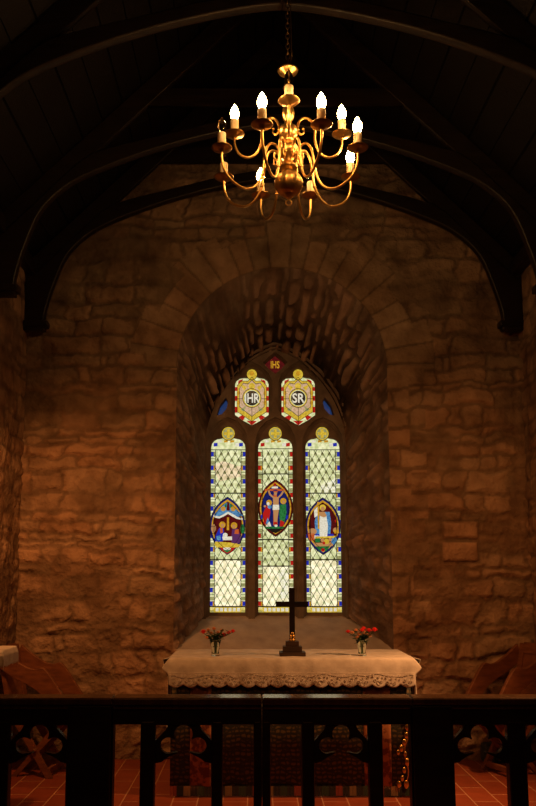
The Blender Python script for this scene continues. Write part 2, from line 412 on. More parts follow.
# ------------------------------------------------------------------ window
def W(px, py, Y=YG): return (at(px, 530, Y).x, at(276, py, Y).z)
def Wl(pts, Y=YG): return [W(*p, Y) for p in pts]
half = [(203,616),(203,440),(205,427),(210,411),(218,395),(230,378.5),(246,363),(261,354),(276,348.5)]
def mirror(h, c): return h + [(2*c-x, y) for x, y in h[::-1] if abs(x-c) > .01]
outer = mirror(half, 276)
def lancet(cx, hw=17.6, bottom=613):
    L = [(cx-hw,bottom),(cx-hw,446),(cx-hw+.8,442),(cx-hw+3,439),(cx-hw+6,437.3),(cx-8.5,436.8)]
    arc = [(cx+7*math.cos(a), 431.3-7*math.sin(a)) for a in [math.radians(d) for d in range(222,-43,-12)]]
    return L + arc + [(2*cx-x,y) for x,y in L[::-1]]
def upper(cx, hw=17.4):
    L = [(cx,423.6),(cx-hw*.5,419),(cx-hw,413),(cx-hw,381),(cx-hw+1.5,378),(cx-hw+5,375.6),(cx-8,375.2)]
    arc = [(cx+5.5*math.cos(a), 371.3-5.5*math.sin(a)) for a in [math.radians(d) for d in range(222,-43,-14)]]
    return L + arc + [(2*cx-x,y) for x,y in L[:0:-1]]
LC = (227.5, 276, 324.5); UC = (251.8, 300)
topd = [(265,361.5),(270,357),(276,352.5),(282,357),(287,361.5),(282,367),(276,371.5),(270,367)]
eyeL = [(216,414),(219,405),(225,397.5),(227,401),(225.5,408),(221,413)]
eyeR = [(552-x,y) for x,y in eyeL]
win = empty('window_1', (0,0,0)); win['kind'] = 'structure'; win['label'] = 'three-light pointed stone window filled with stained glass'
def ring_in(pts, d):  # crude offset from centroid direction normals
    n_ = len(pts); out = []
    area = sum(pts[i][0]*pts[(i+1)%n_][1]-pts[(i+1)%n_][0]*pts[i][1] for i in range(n_))
    sgn = 1 if area > 0 else -1
    for i in range(n_):
        a = Vector(pts[i-1]); b = Vector(pts[i]); c = Vector(pts[(i+1)%n_])
        d1 = (b-a).normalized(); d2 = (c-b).normalized()
        n1 = Vector((d1.y,-d1.x))*sgn; n2 = Vector((d2.y,-d2.x))*sgn; nn = (n1+n2)
        nn = nn.normalized()/max(.5, nn.length/2) if nn.length > .1 else n1
        out.append((b.x+nn.x*d, b.y+nn.y*d))
    return out
big = [(190,622),(190,436),(197,405),(212,378),(235,352),(276,334),(317,352),(340,378),(355,405),(362,436),(362,622)]
holesA = [lancet(c) for c in LC] + [upper(c) for c in UC] + [topd, eyeL, eyeR]
plate('tracery', [Wl(big)] + [Wl(h) for h in holesA], YG+.09, YG+.17, M['tracery'], win)
def lanB(cx, hw=21.0):
    L = [(cx-hw,620),(cx-hw,444),(cx-hw+1.5,435),(cx-hw+5.5,427),(cx-hw+11.5,420.5),(cx,416.5)]
    return L + [(2*cx-x,y) for x,y in L[-2::-1]]
def upB(cx, hw=21):
    L = [(cx,426.5),(cx-8,422),(cx-hw+2,413),(cx-hw,409),(cx-hw,381),(cx-hw+4,372),(cx-9,365),(cx,360.5)]
    return L + [(2*cx-x,y) for x,y in L[-2:0:-1]]
def scl(pts, k):
    cx = sum(p[0] for p in pts)/len(pts); cy = sum(p[1] for p in pts)/len(pts)
    return [(cx+(x-cx)*k, cy+(y-cy)*k) for x, y in pts]
holesB = [lanB(c) for c in LC] + [upB(c) for c in UC]
plate('mullion', [Wl(big)] + [Wl(h) for h in holesB] + [Wl(scl(topd,1.16)), Wl(scl(eyeL,1.1)), Wl(scl(eyeR,1.1))], YG+.028, YG+.062, M['tracery'], win)
for f_, (ya, yb) in ((1.3,(.06,.078)),(2.5,(.076,.092))):
    hb = [lanB(c, 21.0-f_) for c in LC] + [upB(c, 21-f_) for c in UC]
    hb = [[(x, y+f_*(1 if y < 480 else 0)) for x, y in h] for h in hb]
    plate('mullion', [Wl(big)] + [Wl(h) for h in hb] + [Wl(scl(topd,1.16-.04*f_)), Wl(scl(eyeL,1.05)), Wl(scl(eyeR,1.05))], YG+ya, YG+yb, M['tracery'], win)
# outer arch moulding (two rolls)
for k, (dd, r_, yy) in enumerate(((-1.5,.018,YG+.025),(-5,.022,YG+.0))):
    pts = []
    for (x,y) in outer:
        p = W(276+(x-276)*(73-dd)/73, y if y > 440 else y+dd*(1 if y < 430 else .4), YG); pts.append((p[0], yy, p[1]))
    b_ = MB(); b_.tube(smooth_path(pts, 4), r_, 10); b_.build('arch_moulding', M['tracery'], win)
# splayed reveal lofted from window to the wall face
NJ, NA, ND = 90, 110, 46
inn = []; out_ = []
bi = half[:2]; z_in0 = at(276,616,YG).z; pin = [W(204.5-276+276, 616), W(204.5, 440)]
xin = W(204.5, 500)[0]; zs_in = at(276,440,YG).z; xinR = W(347.5,500)[0]
archin = [Vector((*W(276+(x-276)*.98, y+.5),)) for x,y in half[1:]]
archin = smooth_path([(p.x, p.y, 0) for p in archin], 12)
L_ = [0]
for i in range(1, len(archin)): L_.append(L_[-1]+(archin[i]-archin[i-1]).length)
def arch_at(t):
    s = t*L_[-1]
    for i in range(1, len(L_)):
        if L_[i] >= s-1e-9:
            f = (s-L_[i-1])/(L_[i]-L_[i-1]); return archin[i-1].lerp(archin[i], f)
    return archin[-1]
for i in range(NJ):
    t = i/NJ; inn.append((xin, z_in0+(zs_in-z_in0)*t)); out_.append((XC-RA, SILL0+(ZC-SILL0)*t))
for i in range(NA+1):
    t = i/NA; p = arch_at(t); inn.append((p.x, p.y)); a = PI-PI/2*t; out_.append((XC+RA*math.cos(a), ZC+RA*math.sin(a)))
xm = W(276,500)[0]
inn = inn + [(2*xm-x, z) for x,z in inn[-2::-1]]; out_ = out_ + [(2*XC-x, z) for x,z in out_[-2::-1]]
inn = np.array(inn); out_ = np.array(out_)
t = np.linspace(0, 1, ND)[None,:,None]
base = inn[:,None,:]*(1-t) + out_[:,None,:]*t
Yr = (YG+.03)*(1-t[...,0]) + YW*t[...,0]; Yr = np.repeat(Yr, len(inn), 0)
Ls = np.concatenate([[0], np.cumsum(np.hypot(*np.diff((inn+out_)/2, axis=0).T))])
U = np.repeat(Ls[:,None], ND, 1); V = np.repeat((t[0,:,0]*.62)[None,:], len(inn), 0)
h, i_, t_ = masonry(V, U, 71, .06, .13, .12, .26, .045, .02, .05, .03)
tan = np.gradient(base[:,:,:], axis=0); nrm = np.stack([tan[...,1], -tan[...,0]], -1); nrm /= np.maximum(np.linalg.norm(nrm, axis=-1, keepdims=True), 1e-6)
win_ = np.clip(np.minimum(t[...,0], 1-t[...,0])*14, 0, 1); win_ = np.repeat(win_, len(inn), 0)
hh = h*win_*1.0
P = np.stack([base[...,0]+nrm[...,0]*hh, Yr - hh*.3, base[...,1]+nrm[...,1]*hh], -1)
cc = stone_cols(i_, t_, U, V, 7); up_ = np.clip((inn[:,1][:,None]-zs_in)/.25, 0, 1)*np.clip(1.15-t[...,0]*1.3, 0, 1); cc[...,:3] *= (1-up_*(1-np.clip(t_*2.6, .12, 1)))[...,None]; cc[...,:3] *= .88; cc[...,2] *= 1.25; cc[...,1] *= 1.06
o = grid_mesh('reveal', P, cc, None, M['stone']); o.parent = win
o['label'] = 'splayed rubble window reveal with round head'
# sloping sill
b_ = MB(); zi = z_in0
for a0 in (0,):
    nx, ny = 60, 14; vs = []; fs = []
    for j in range(ny+1):
        tt = j/ny; y = YG+.1+(YW-YG-.1)*tt; z = zi+(SILL0-zi)*tt
        x0 = xin-.02+((XC-RA)-xin)*tt; x1 = xinR+.02+((XC+RA)-xinR)*tt
        for i in range(nx+1):
            x = x0+(x1-x0)*i/nx; vs.append((x, y, z+.006*math.sin(x*9+y*7)*math.sin(x*5-y*13)))
    for j in range(ny):
        for i in range(nx): fs.append((j*(nx+1)+i, j*(nx+1)+i+1, (j+1)*(nx+1)+i+1, (j+1)*(nx+1)+i))
    b_.add(vs, fs, True)
b_.build('window_sill', M['sill'], win)
b_ = MB(); b_.box((XC-RA-.3, YG+.3, .2), (XC+RA+.3, YG+.33, 5.2)); ob = b_.build('wall_outer', M['blackoak']); ob['kind'] = 'structure'

# --- glazing
GK = list(G.keys()); GM = [G[k] for k in GK]
YGL = YG+.13
class Pane:
    def __init__(s): s.mb = MB(); s.k = 0
    def shape(s, pts, key, lay, raw=False):
        s.mb.cur = GK.index(key); s.mb.poly(pts if raw else Wl(pts), YGL-.0012*lay); return s
    def disc(s, cx, cy, rx, ry, key, lay, n=16):
        return s.shape([(cx+rx*math.cos(2*PI*i/n), cy+ry*math.sin(2*PI*i/n)) for i in range(n)], key, lay)
def vesica(cx, cy, w, h, n=14):
    Rr = (w*w+h*h)/(2*w); R_ = []; 
    for i in range(n+1):
        t = -h+2*h*i/n; R_.append((math.sqrt(max(Rr*Rr-t*t,0))-(Rr-w), t))
    return [(cx+x, cy+y) for x,y in R_] + [(cx-x, cy+y) for x,y in R_[-2:0:-1]]
def strip(mb, p, q, w, d=.007, y=YGL-.012):
    p = Vector(p); q = Vector(q); dd = (q-p)
    if dd.length < .004: return
    dd.normalize(); n_ = Vector((dd.y,-dd.x))*w/2
    mb.poly([tuple(p+n_), tuple(q+n_), tuple(q-n_), tuple(p-n_)], y, d)
def clip_line(poly, p, d, inside_test):
    pass
def in_poly(pt, poly):
    x, y = pt; c = False; n_ = len(poly)
    for i in range(n_):
        x1,y1 = poly[i]; x2,y2 = poly[i-1]
        if (y1 > y) != (y2 > y) and x < (x2-x1)*(y-y1)/(y2-y1)+x1: c = not c
    return c
def lattice(mb, x0, x1, y0, y1, ves, px=7.2, ph=12.6, w=.0046):
    """diamond leading between x0..x1, y0..y1 outside the medallion"""
    sl = ph/px
    for sgn in (1, -1):
        c = y0-60-((y0-60) % ph)
        k = int((y1-y0+120)/ph)+4
        for j in range(-4, k):
            # y = c0 + sgn*sl*(x-cx)
            c0 = y0-60+j*ph; cx = (x0+x1)/2; seg = None; N = 90
            for i in range(N+1):
                x = x0+(x1-x0)*i/N; y = c0+sgn*sl*(x-cx)
                ok = y0 <= y <= y1 and not (ves and in_poly((x,y), ves))
                if ok and seg is None: seg = (x,y)
                if ok: last = (x,y)
                if seg and (not ok or i == N):
                    if abs(last[0]-seg[0]) > .3: strip(mb, W(*seg), W(*last), w)
                    seg = None
    return mb
MED = [(227.0,525.0,17.8,29.3),(276.0,507.0,17.6,29.0),(324.2,525.4,17.6,29.0)]
BARS = [(448,492,559.5,607),(447,472.5,539,566,607),(448,492,559.5,607)]
accents = ('blue','red','blue')
names = ['stained glass light with nativity medallion, left light','stained glass light with crucifixion medallion, middle light','stained glass light with standing robed figure medallion, right light']
for i in range(3):
    cx = LC[i]; hw = 17.6; p = Pane(); p.shape(lancet(cx, hw+.8, 614), 'pale', 0)
    b_ = BARS[i]
    # brighter daylight through the lower panels
    p.shape([(cx-hw,b_[-2]),(cx+hw,b_[-2]),(cx+hw,613),(cx-hw,613)], 'pale_low', 1)
    if i == 0: p.shape([(cx-13,462),(cx-5,459),(cx+6,463),(cx+17,466),(cx+17,474),(cx+4,477),(cx-9,480),(cx-13,472)], 'flash', 1)
    if i == 2: p.shape([(cx-2,484),(cx+8,480),(cx+17,473),(cx+17,491),(cx-2,491)], 'bright', 1)
    if i == 1: p.shape([(cx+1,571),(cx+12,568),(cx+12,598),(cx+3,600),(cx+6,586)], 'bright', 2)
    # painted flower on each quarry
    ves = vesica(*MED[i])
    for r in range(0, 26):
        for q in range(-2, 3):
            x = cx+q*7.2+(3.6 if r % 2 else 0); y = 452+r*6.3
            if abs(x-cx) > 12.5 or y > 604 or in_poly((x,y), vesica(MED[i][0],MED[i][1],MED[i][2]+3,MED[i][3]+4)): continue
            p.disc(x, y, 1.7, 1.9, 'pale2' if y < b_[-2] else 'pale', 3, 6)
    # side borders
    y = 450; k = 0
    while y < 604:
        for sx in (-1, 1):
            xa, xb = cx+sx*hw, cx+sx*(hw-4.2); xc = cx+sx*(hw-2.6)
            p.shape([(xa,y),(xc,y),(xc,y+4.6),(xa,y+4.6)], accents[i], 3)
            p.shape([(xc,y),(xb,y),(xb,y+5),(xc,y+5)], 'gold' if k % 2 else 'pale2', 3)
            p.shape([(xa,y+5.2),(xb,y+5.2),(xb,y+8.6),(xa,y+8.6)], 'pale', 3)
            p.shape([(xa,y+9),(xb,y+9),(xb,y+13),(xa,y+13)], 'pale2', 3)
        y += 13.8; k += 1
    # head border and cross roundel
    for a0, key in ((-hw+2.5,accents[i]),(-hw+7,'white'),(-4.5,'gold'),(2,'gold'),(hw-10.5,'white'),(hw-6.5,accents[i])):
        p.shape([(cx+a0,444.5 if abs(a0+2)>9 else 440.5),(cx+a0+4,444 if abs(a0+2)>9 else 440),(cx+a0+4,440.5 if abs(a0+2)>9 else 438),(cx+a0,441 if abs(a0+2)>9 else 438)], key, 3)
    p.disc(cx, 431.3, 7, 7, 'yellow', 3, 24); p.disc(cx, 431.3, 5.6, 5.6, 'pale2', 4, 20)
    for (dx, dy) in ((1.5,4.6),(4.6,1.5)): p.shape([(cx-dx,431.3-dy),(cx+dx,431.3-dy),(cx+dx,431.3+dy),(cx-dx,431.3+dy)], 'yellow', 5)
    # foot band
    p.shape([(cx-hw,607),(cx+hw,607),(cx+hw,613.3),(cx-hw,613.3)], 'yellow', 3)
    for q in range(6): p.shape([(cx-12+q*4.3,608.5),(cx-12+q*4.3+3,608.5),(cx-12+q*4.3+3,612),(cx-12+q*4.3,612)], 'white', 4)
    # medallion
    mx_, my_, mw, mh = MED[i]
    rim = ('blue','dred','blue')[i]
    p.shape(vesica(mx_,my_,mw,mh), 'navy' if rim == 'blue' else rim, 5)
    p.shape(vesica(mx_,my_,mw-1.6,mh-2.4), 'gold', 6)
    p.shape(vesica(mx_,my_,mw-3.2,mh-5), ('dred','navy','dred')[i], 7)
    if i == 0: f = lambda x,y: (200+x*.124, 465+y*.124)
    if i == 1: f = lambda x,y: (250+x*.0992, 465+y*.0992)
    if i == 2: f = lambda x,y: (295+x*.1242, 465+y*.1241)
    def g(pts, key, lay): p.shape([f(*q) for q in pts], key, lay)
    def dsc(x, y, r, key, lay, ry=None):
        c = f(x,y); c2 = f(x+r,y); c3 = f(x,y+(ry or r)); p.disc(c[0],c[1],c2[0]-c[0],c3[1]-c[1],key,lay,14)
    if i == 0:
        g([(220,285),(262,320),(300,358),(345,400),(300,412),(255,385),(220,372),(175,395),(120,412),(105,395),(150,345),(190,308)],'sky',8)
        g([(215,290),(232,290),(238,360),(208,360)],'dred',9); g([(192,315),(210,300),(210,330),(195,340)],'green',9); g([(238,300),(262,325),(250,345),(238,335)],'green',9)
        dsc(182,345,20,'gold',10); dsc(264,345,20,'gold',10); dsc(182,348,9,'skin',11); dsc(264,348,9,'skin',11)
        g([(100,398),(150,408),(185,390),(222,368),(262,388),(300,412),(345,425),(342,438),(290,426),(250,404),(222,386),(190,406),(150,424),(108,416)],'white',10)
        g([(214,415),(230,415),(232,520),(212,520)],'gold',9)
        dsc(176,476,27,'gold',10); dsc(272,482,27,'gold',10); dsc(178,480,14,'skin',11); dsc(270,488,14,'skin',11)
        g([(152,500),(186,500),(190,545),(182,610),(120,618),(112,590),(128,550)],'blue',9); g([(128,570),(160,560),(165,600),(130,606)],'sky',10)
        g([(155,505),(178,500),(182,540),(160,548)],'ored',11)
        g([(258,505),(298,502),(326,560),(322,625),(254,632),(248,590)],'purple',9); g([(280,515),(310,512),(312,552),(275,550)],'ored',10)
        dsc(200,560,20,'white',12,18); g([(176,572),(256,572),(256,602),(180,602)],'white',12)
        dsc(104,505,20,'skin',8,36); dsc(340,510,18,'green',8,40)
        g([(120,612),(246,622),(330,640),(310,662),(130,662),(112,640)],'yellow',12); g([(150,655),(290,655),(250,700),(216,712),(180,695)],'red',9); g([(180,680),(255,680),(216,706)],'green',10); dsc(215,670,32,'white',11,13)
    if i == 1:
        g([(245,195),(272,195),(278,320),(282,600),(238,600),(240,320)],'ored',8)
        g([(150,228),(360,228),(360,248),(150,248)],'ored',9); g([(222,203),(288,203),(288,222),(222,222)],'white',10); dsc(255,182,14,'red',10)
        g([(180,240),(196,236),(215,280),(245,310),(285,310),(315,280),(342,236),(355,246),(330,290),(296,322),(294,390),(238,390),(236,322),(198,292)],'skin',11)
        dsc(262,262,28,'navy',10,30); dsc(262,272,16,'skin',12,22); g([(244,248),(282,248),(286,262),(240,262)],'ored',13)
        g([(234,390),(298,390),(300,440),(232,444)],'white',12)
        g([(236,440),(296,440),(284,520),(274,600),(248,600),(244,520)],'skin',11)
        g([(246,565),(276,565),(278,592),(244,592)],'red',12); dsc(266,606,16,'white',13,12)
        g([(168,400),(205,395),(208,470),(190,560),(178,606),(140,580),(132,480)],'red',9); g([(182,395),(222,398),(222,425),(196,432),(180,420)],'sky',11); g([(182,520),(195,560),(185,590),(160,590),(170,550)],'sky',10)
        dsc(196,368,30,'gold',9); dsc(186,380,15,'white',11,18); dsc(152,405,12,'skin',11); g([(172,590),(200,560),(218,612),(160,616)],'white',11)
        dsc(342,352,32,'gold',9); dsc(344,362,14,'skin',11,18)
        g([(308,390),(370,382),(374,470),(352,570),(306,560),(300,470)],'green',9); g([(312,545),(352,568),(340,612),(302,612)],'red',10)
        g([(150,614),(355,614),(340,634),(168,634)],'green',12); dsc(120,512,10,'blue',9,24); dsc(380,520,12,'blue',9,24)
        g([(175,634),(340,634),(300,664),(262,682),(225,668)],'black',9)
    if i == 2:
        g([(190,370),(290,370),(302,460),(294,555),(175,555),(166,450)],'sky',8)
        g([(212,400),(262,400),(276,480),(268,572),(206,572),(204,470)],'white',10)
        dsc(234,335,26,'yellow',9); dsc(234,346,16,'skin',11,20); g([(205,370),(250,370),(268,405),(240,415),(205,400)],'skin',11)
        g([(190,295),(204,295),(206,510),(192,510)],'gold',12); g([(162,350),(190,325),(192,400),(166,418)],'white',11); dsc(196,300,8,'gold',13,14)
        dsc(150,530,34,'skin',9,26); g([(108,540),(160,545),(168,600),(120,610)],'ored',9); g([(165,560),(215,555),(215,590),(160,590)],'white',9)
        g([(172,550),(320,550),(322,568),(172,568)],'blue',9)
        g([(170,572),(335,566),(335,584),(170,588)],'yellow',10); g([(165,588),(208,585),(210,620),(170,620)],'green',11); dsc(230,602,16,'skin',12); dsc(262,612,22,'yellow',12,22); dsc(240,625,12,'red',13)
        dsc(292,598,14,'skin',12); g([(300,590),(340,575),(350,600),(320,640),(300,620)],'sky',11)
        g([(150,625),(330,618),(310,650),(170,652)],'skin',10); g([(170,650),(290,650),(262,690),(205,688)],'green',9); dsc(232,680,16,'red',11,14)
        dsc(338,520,22,'skin',9,22); g([(318,525),(362,510),(366,545),(330,548)],'gold',10); g([(330,440),(345,430),(350,450),(338,458)],'red',9)
    o = p.mb.build('stained_glass_panel', GM, win); o['label'] = names[i]
    lb = MB()
    lattice(lb, cx-13.2, cx+13.2, 448, 607, vesica(mx_,my_,mw,mh))
    for sx in (-1,1):
        strip(lb, W(cx+sx*13.2,448), W(cx+sx*13.2,607), .006)
        yy = 450
        while yy < 604: strip(lb, W(cx+sx*13.2,yy), W(cx+sx*hw,yy), .004); yy += 6.9
    for k in range(24):   # roundel and medallion leads
        a0 = 2*PI*k/24; a1 = 2*PI*(k+1)/24
        strip(lb, W(cx+7*math.cos(a0),431.3+7*math.sin(a0)), W(cx+7*math.cos(a1),431.3+7*math.sin(a1)), .006)
    vv = vesica(mx_,my_,mw,mh)
    for k in range(len(vv)): strip(lb, W(*vv[k]), W(*vv[(k+1)%len(vv)]), .006)
    vv = vesica(mx_,my_,mw-3.2,mh-5)
    for k in range(len(vv)): strip(lb, W(*vv[k]), W(*vv[(k+1)%len(vv)]), .004, .004, YGL-.018)
    lb.build('lead_cames', M['lead'], o)
    for y in b_:
        if y in (492,559.5,539,607,448,447,472.5,566):
            sb = MB(); a = W(cx-hw,y); c = W(cx+hw,y)
            sb.tube([(a[0],YGL-.02,a[1]),(c[0],YGL-.02,c[1])], .0055 if y > 450 else .004, 8); sb.build('saddle_bar', M['lead'], o)
for i, cx in enumerate(UC):
    hw = 17.4; p = Pane(); p.shape(upper(cx, hw+.8), 'pale', 0)
    inn_ = [(cx,414),(cx-13,404),(cx-13,386),(cx-9,380),(cx-4,381),(cx,377),(cx+4,381),(cx+9,380),(cx+13,386),(cx+13,404)]
    ou = [(cx,419),(cx-15.5,409),(cx-15.5,383),(cx-11,378),(cx-4,378),(cx,374),(cx+4,378),(cx+11,378),(cx+15.5,383),(cx+15.5,409)]
    p.shape(ou, 'yellow', 1); p.shape(inn_, 'pink', 2)
    for sx in (-1, 1):
        for (ya, yb) in ((384,388),(393,398),(404,410)): p.shape([(cx+sx*17.4,ya),(cx+sx*14.8,ya),(cx+sx*14.8,yb),(cx+sx*17.4,yb)], 'red', 3)
        p.shape([(cx+sx*14,377.5),(cx+sx*9,375.8),(cx+sx*10,378),(cx+sx*14.5,381)], 'red', 3)
        p.shape([(cx+sx*14,414.5),(cx+sx*10,412.5),(cx+sx*7,414.5),(cx+sx*9,418)], 'red', 3)
        for yy in (390,400): p.disc(cx+sx*13.6, yy, 1.6, 2.2, 'gold', 4, 8)
        p.shape([(cx+sx*12,381),(cx+sx*5,384),(cx+sx*8,388)], 'yellow', 3)
        p.shape([(cx+sx*12,407),(cx+sx*6,403),(cx+sx*8,409)], 'pale2', 3)
    p.shape([(cx-5.5,418.3),(cx+5.5,418.3),(cx,423)], 'red', 3)
    p.disc(cx, 371.3, 5.5, 5.5, 'yellow', 3, 18); p.disc(cx, 370.2, 2.4, 2.6, 'gold', 4, 10); p.disc(cx, 383, 3.4, 3.4, 'yellow', 4, 10)
    p.disc(cx, 395.3, 9.6, 9.6, 'yellow', 4, 28); p.disc(cx, 395.3, 8.2, 8.2, 'pale', 5, 28); p.disc(cx, 395.3, 7.6, 7.6, 'black', 6, 28)
    c = W(cx, 395.5); p.mb.cur = GK.index('white'); text_faces(p.mb, ('IHR','SR')[i], c[0], c[1]-.004, .135, YGL-.010, (.70, .86)[i])
    o = p.mb.build('stained_glass_panel', GM, win)
    o['label'] = ('upper glass panel with monogram IHR, left','upper glass panel with monogram SR, right')[i]
    lb = MB()
    for k in range(24):
        a0 = 2*PI*k/24; a1 = 2*PI*(k+1)/24
        for rr in (9.6,): strip(lb, W(cx+rr*math.cos(a0),395.3+rr*math.sin(a0)), W(cx+rr*math.cos(a1),395.3+rr*math.sin(a1)), .005)
        strip(lb, W(cx+5.5*math.cos(a0),371.3+5.5*math.sin(a0)), W(cx+5.5*math.cos(a1),371.3+5.5*math.sin(a1)), .005)
    for q in (ou, inn_):
        for k in range(len(q)): strip(lb, W(*q[k]), W(*q[(k+1)%len(q)]), .004)
    strip(lb, W(cx,405), W(cx,423), .005); strip(lb, W(cx-17,396), W(cx-10,396), .004); strip(lb, W(cx+17,396), W(cx+10,396), .004)
    lb.build('lead_cames', M['lead'], o)
p = Pane(); p.shape(scl(topd,1.04), 'dred', 0); c = W(276,361.7); p.mb.cur = GK.index('gold'); text_faces(p.mb, 'IHS', c[0], c[1], .105, YGL-.004, .62)
o = p.mb.build('stained_glass_panel', GM, win); o['label'] = 'small top glass panel with gold IHS monogram on dark red'
for e_ in (eyeL, eyeR):
    p = Pane(); p.shape(scl(e_,1.05), 'dimblue', 0); o = p.mb.build('stained_glass_panel', GM, win); o['label'] = 'small dim blue eyelet glass beside the tracery head'

# ------------------------------------------------------------------ roof trusses
low = [(2.02,3.80),(2.01,3.90),(1.95,4.12),(1.83,4.42),(1.62,4.63),(1.35,4.77),(.96,4.92),(.56,5.035),(.2,5.11),(0,5.13)]
KS = 1.05; low = [(x*KS, 1.6+(z-1.6)*KS) for x,z in low]
lowS = [(p.x, p.y) for p in smooth_path([(x,z,0) for x,z in low], 4)]
upc = [(1.45,4.895),(1.2,4.97),(.9,5.045),(.55,5.14),(.2,5.21),(0,5.225)]
upc = [(x*KS, 1.6+(z-1.6)*KS) for x,z in upc]
def mx2(pts, sx): return [(sx*x, z) for x, z in pts]
def make_truss(y0, y1):
    t = empty('roof_truss', (0,y0,0)); inv = Matrix.Translation((0,-y0,0))
    rl = lambda x: 5.07+(1.5225-x)*SLOPE   # rafter underside
    ru = lambda x: roof_z(x)+.0
    for sx in (-1, 1):
        plate('principal_rafter', [mx2([(HW-.004,rl(HW)-.03),(0,rl(0)-.03),(0,ru(0)-.01),(HW-.004,ru(HW)-.01)], sx)], y0+.01, y1-.01, M['trusswood'], t, .006, inv)
        br_ = lowS + upc[::-1] + [(1.64,rl(1.64)+.02),(HW-.005,rl(HW)+.01),(HW-.005,3.90)]
        plate('arch_brace', [mx2(br_, sx)], y0, y1, M['trusswood'], t, .012, inv)
        b_ = MB(); xa, xb = sorted((sx*(HW-.0), sx*2.085))
        b_.box((xa,-.02,3.86),(xb,y1-y0+.015,3.92), .012)
        b_.box((min(sx*(HW), sx*2.11), -.005, 3.825),(max(sx*(HW), sx*2.11), y1-y0+.003, 3.865), .01)
        b_.build('corbel', M['trusswood'], t)
    plate('collar_beam', [[(-1.2,5.485),(1.2,5.485),(1.03,5.65),(-1.03,5.65)]], y0+.02, y1-.02, M['trusswood'], t, .008, inv)
    return t
t1 = make_truss(6.765, 6.835)
tag(t1, 'dark arched roof truss set against the east stone wall', 'roof truss', 'arched roof trusses')
t2 = copy_tree(t1); t2.location.y = 5.88
tag(t2, 'dark arched roof truss between the wall truss and the chandelier', 'roof truss', 'arched roof trusses')
t3 = copy_tree(t1); t3.location.y = 4.53
tag(t3, 'nearest arched roof truss, crossing the top of the picture', 'roof truss', 'arched roof trusses')

# ------------------------------------------------------------------ chandelier
DC = 4.2; kx = DC/F/.937; cc0 = at(288.5, 163.5, DC)
def cz(py): return at(288.5, py, DC).z
ch = empty('chandelier', (cc0.x, DC, cz(199)))
tag(ch, 'brass two-tier chandelier with electric candles hanging on a chain', 'chandelier')
inv = -Vector((cc0.x, DC, cz(199)))
def zc(py): return cz(py)-cz(199)
prof = [(.0005,zc(199)),(.018,zc(198)),(.03,zc(196))]
bc = zc(184)
prof += [(.084*math.cos(a), bc+.075*math.sin(a)) for a in [math.radians(d) for d in range(-66,80,9)]]
prof += [(.03,zc(170)),(.05,zc(169)),(.055,zc(167)),(.03,zc(165)),(.028,zc(160)),(.045,zc(157)),(.062,zc(154)),(.066,zc(151)),(.05,zc(146)),(.03,zc(143)),(.024,zc(141)),(.034,zc(139)),
         (.052,zc(137)),(.056,zc(132)),(.05,zc(128)),(.026,zc(125)),(.02,zc(121)),(.032,zc(119)),(.038,zc(114)),(.032,zc(109)),(.016,zc(106)),(.014,zc(95)),(.02,zc(92)),(.03,zc(88)),(.02,zc(84)),(.014,zc(80)),(.016,zc(76)),(.03,zc(74)),(.058,zc(72)),(.063,zc(70.6)),(.058,zc(70)),(.03,zc(68.5)),(.02,zc(66)),(.012,zc(64.5)),(.0005,zc(64))]
b_ = MB(); b_.lathe(prof, n=48, flute=(bc-.01, bc+.075, 16, .07)); b_.build('column', M['brass'], ch)
b_ = MB(); b_.tube([(.017*math.cos(a), 0, zc(200.5)-.014+.017*math.sin(a)) for a in [2*PI*i/20 for i in range(20)]], .0045, 8, True); b_.build('ring_pull', M['brass'], ch)
# chain to the truss
b_ = MB(); z = zc(64.5); ztop = roof_z(0)-.08-cz(199)-.005; k = 0
while z < ztop-.02:
    pts = []
    for i in range(16):
        a = 2*PI*i/16; x = .011*math.cos(a); zz = z+.02+.021*math.sin(a)
        pts.append((x,0,zz) if k % 2 else (0,x,zz))
    b_.tube(pts, .0032, 6, True); z += .0335; k += 1
b_.build('hanging_chain', M['chain'], ch)
b_ = MB(); b_.lathe([(.0005,ztop+.012),(.05,ztop+.010),(.045,ztop-.01),(.02,ztop-.03),(.0005,ztop-.032)], n=20); b_.build('ceiling_hook_plate', M['brassdark'], ch)
b_ = MB(); b_.tube(smooth_path([(.012,.0,zc(66)),(.026,0,zc(50)),(.02,0,zc(30)),(.014,0,ztop)]), .003, 6); b_.build('cable', M['chain'], ch)
low_arm = [(71,165.5),(70.5,176),(66,187),(57,194.5),(46,197.5),(36,193),(29,181),(26.5,166),(24,154),(19,147.5),(13,149),(9.5,156),(12,162.5),(15.5,161),(15,157)]
up_arm = [(54,136.5),(53.5,146),(49,154),(41,157.5),(32,153.5),(27,142),(26.5,129),(22.5,120.5),(16,118),(11,122),(9.5,130),(12.5,134.5),(15.5,132.5),(15,129)]
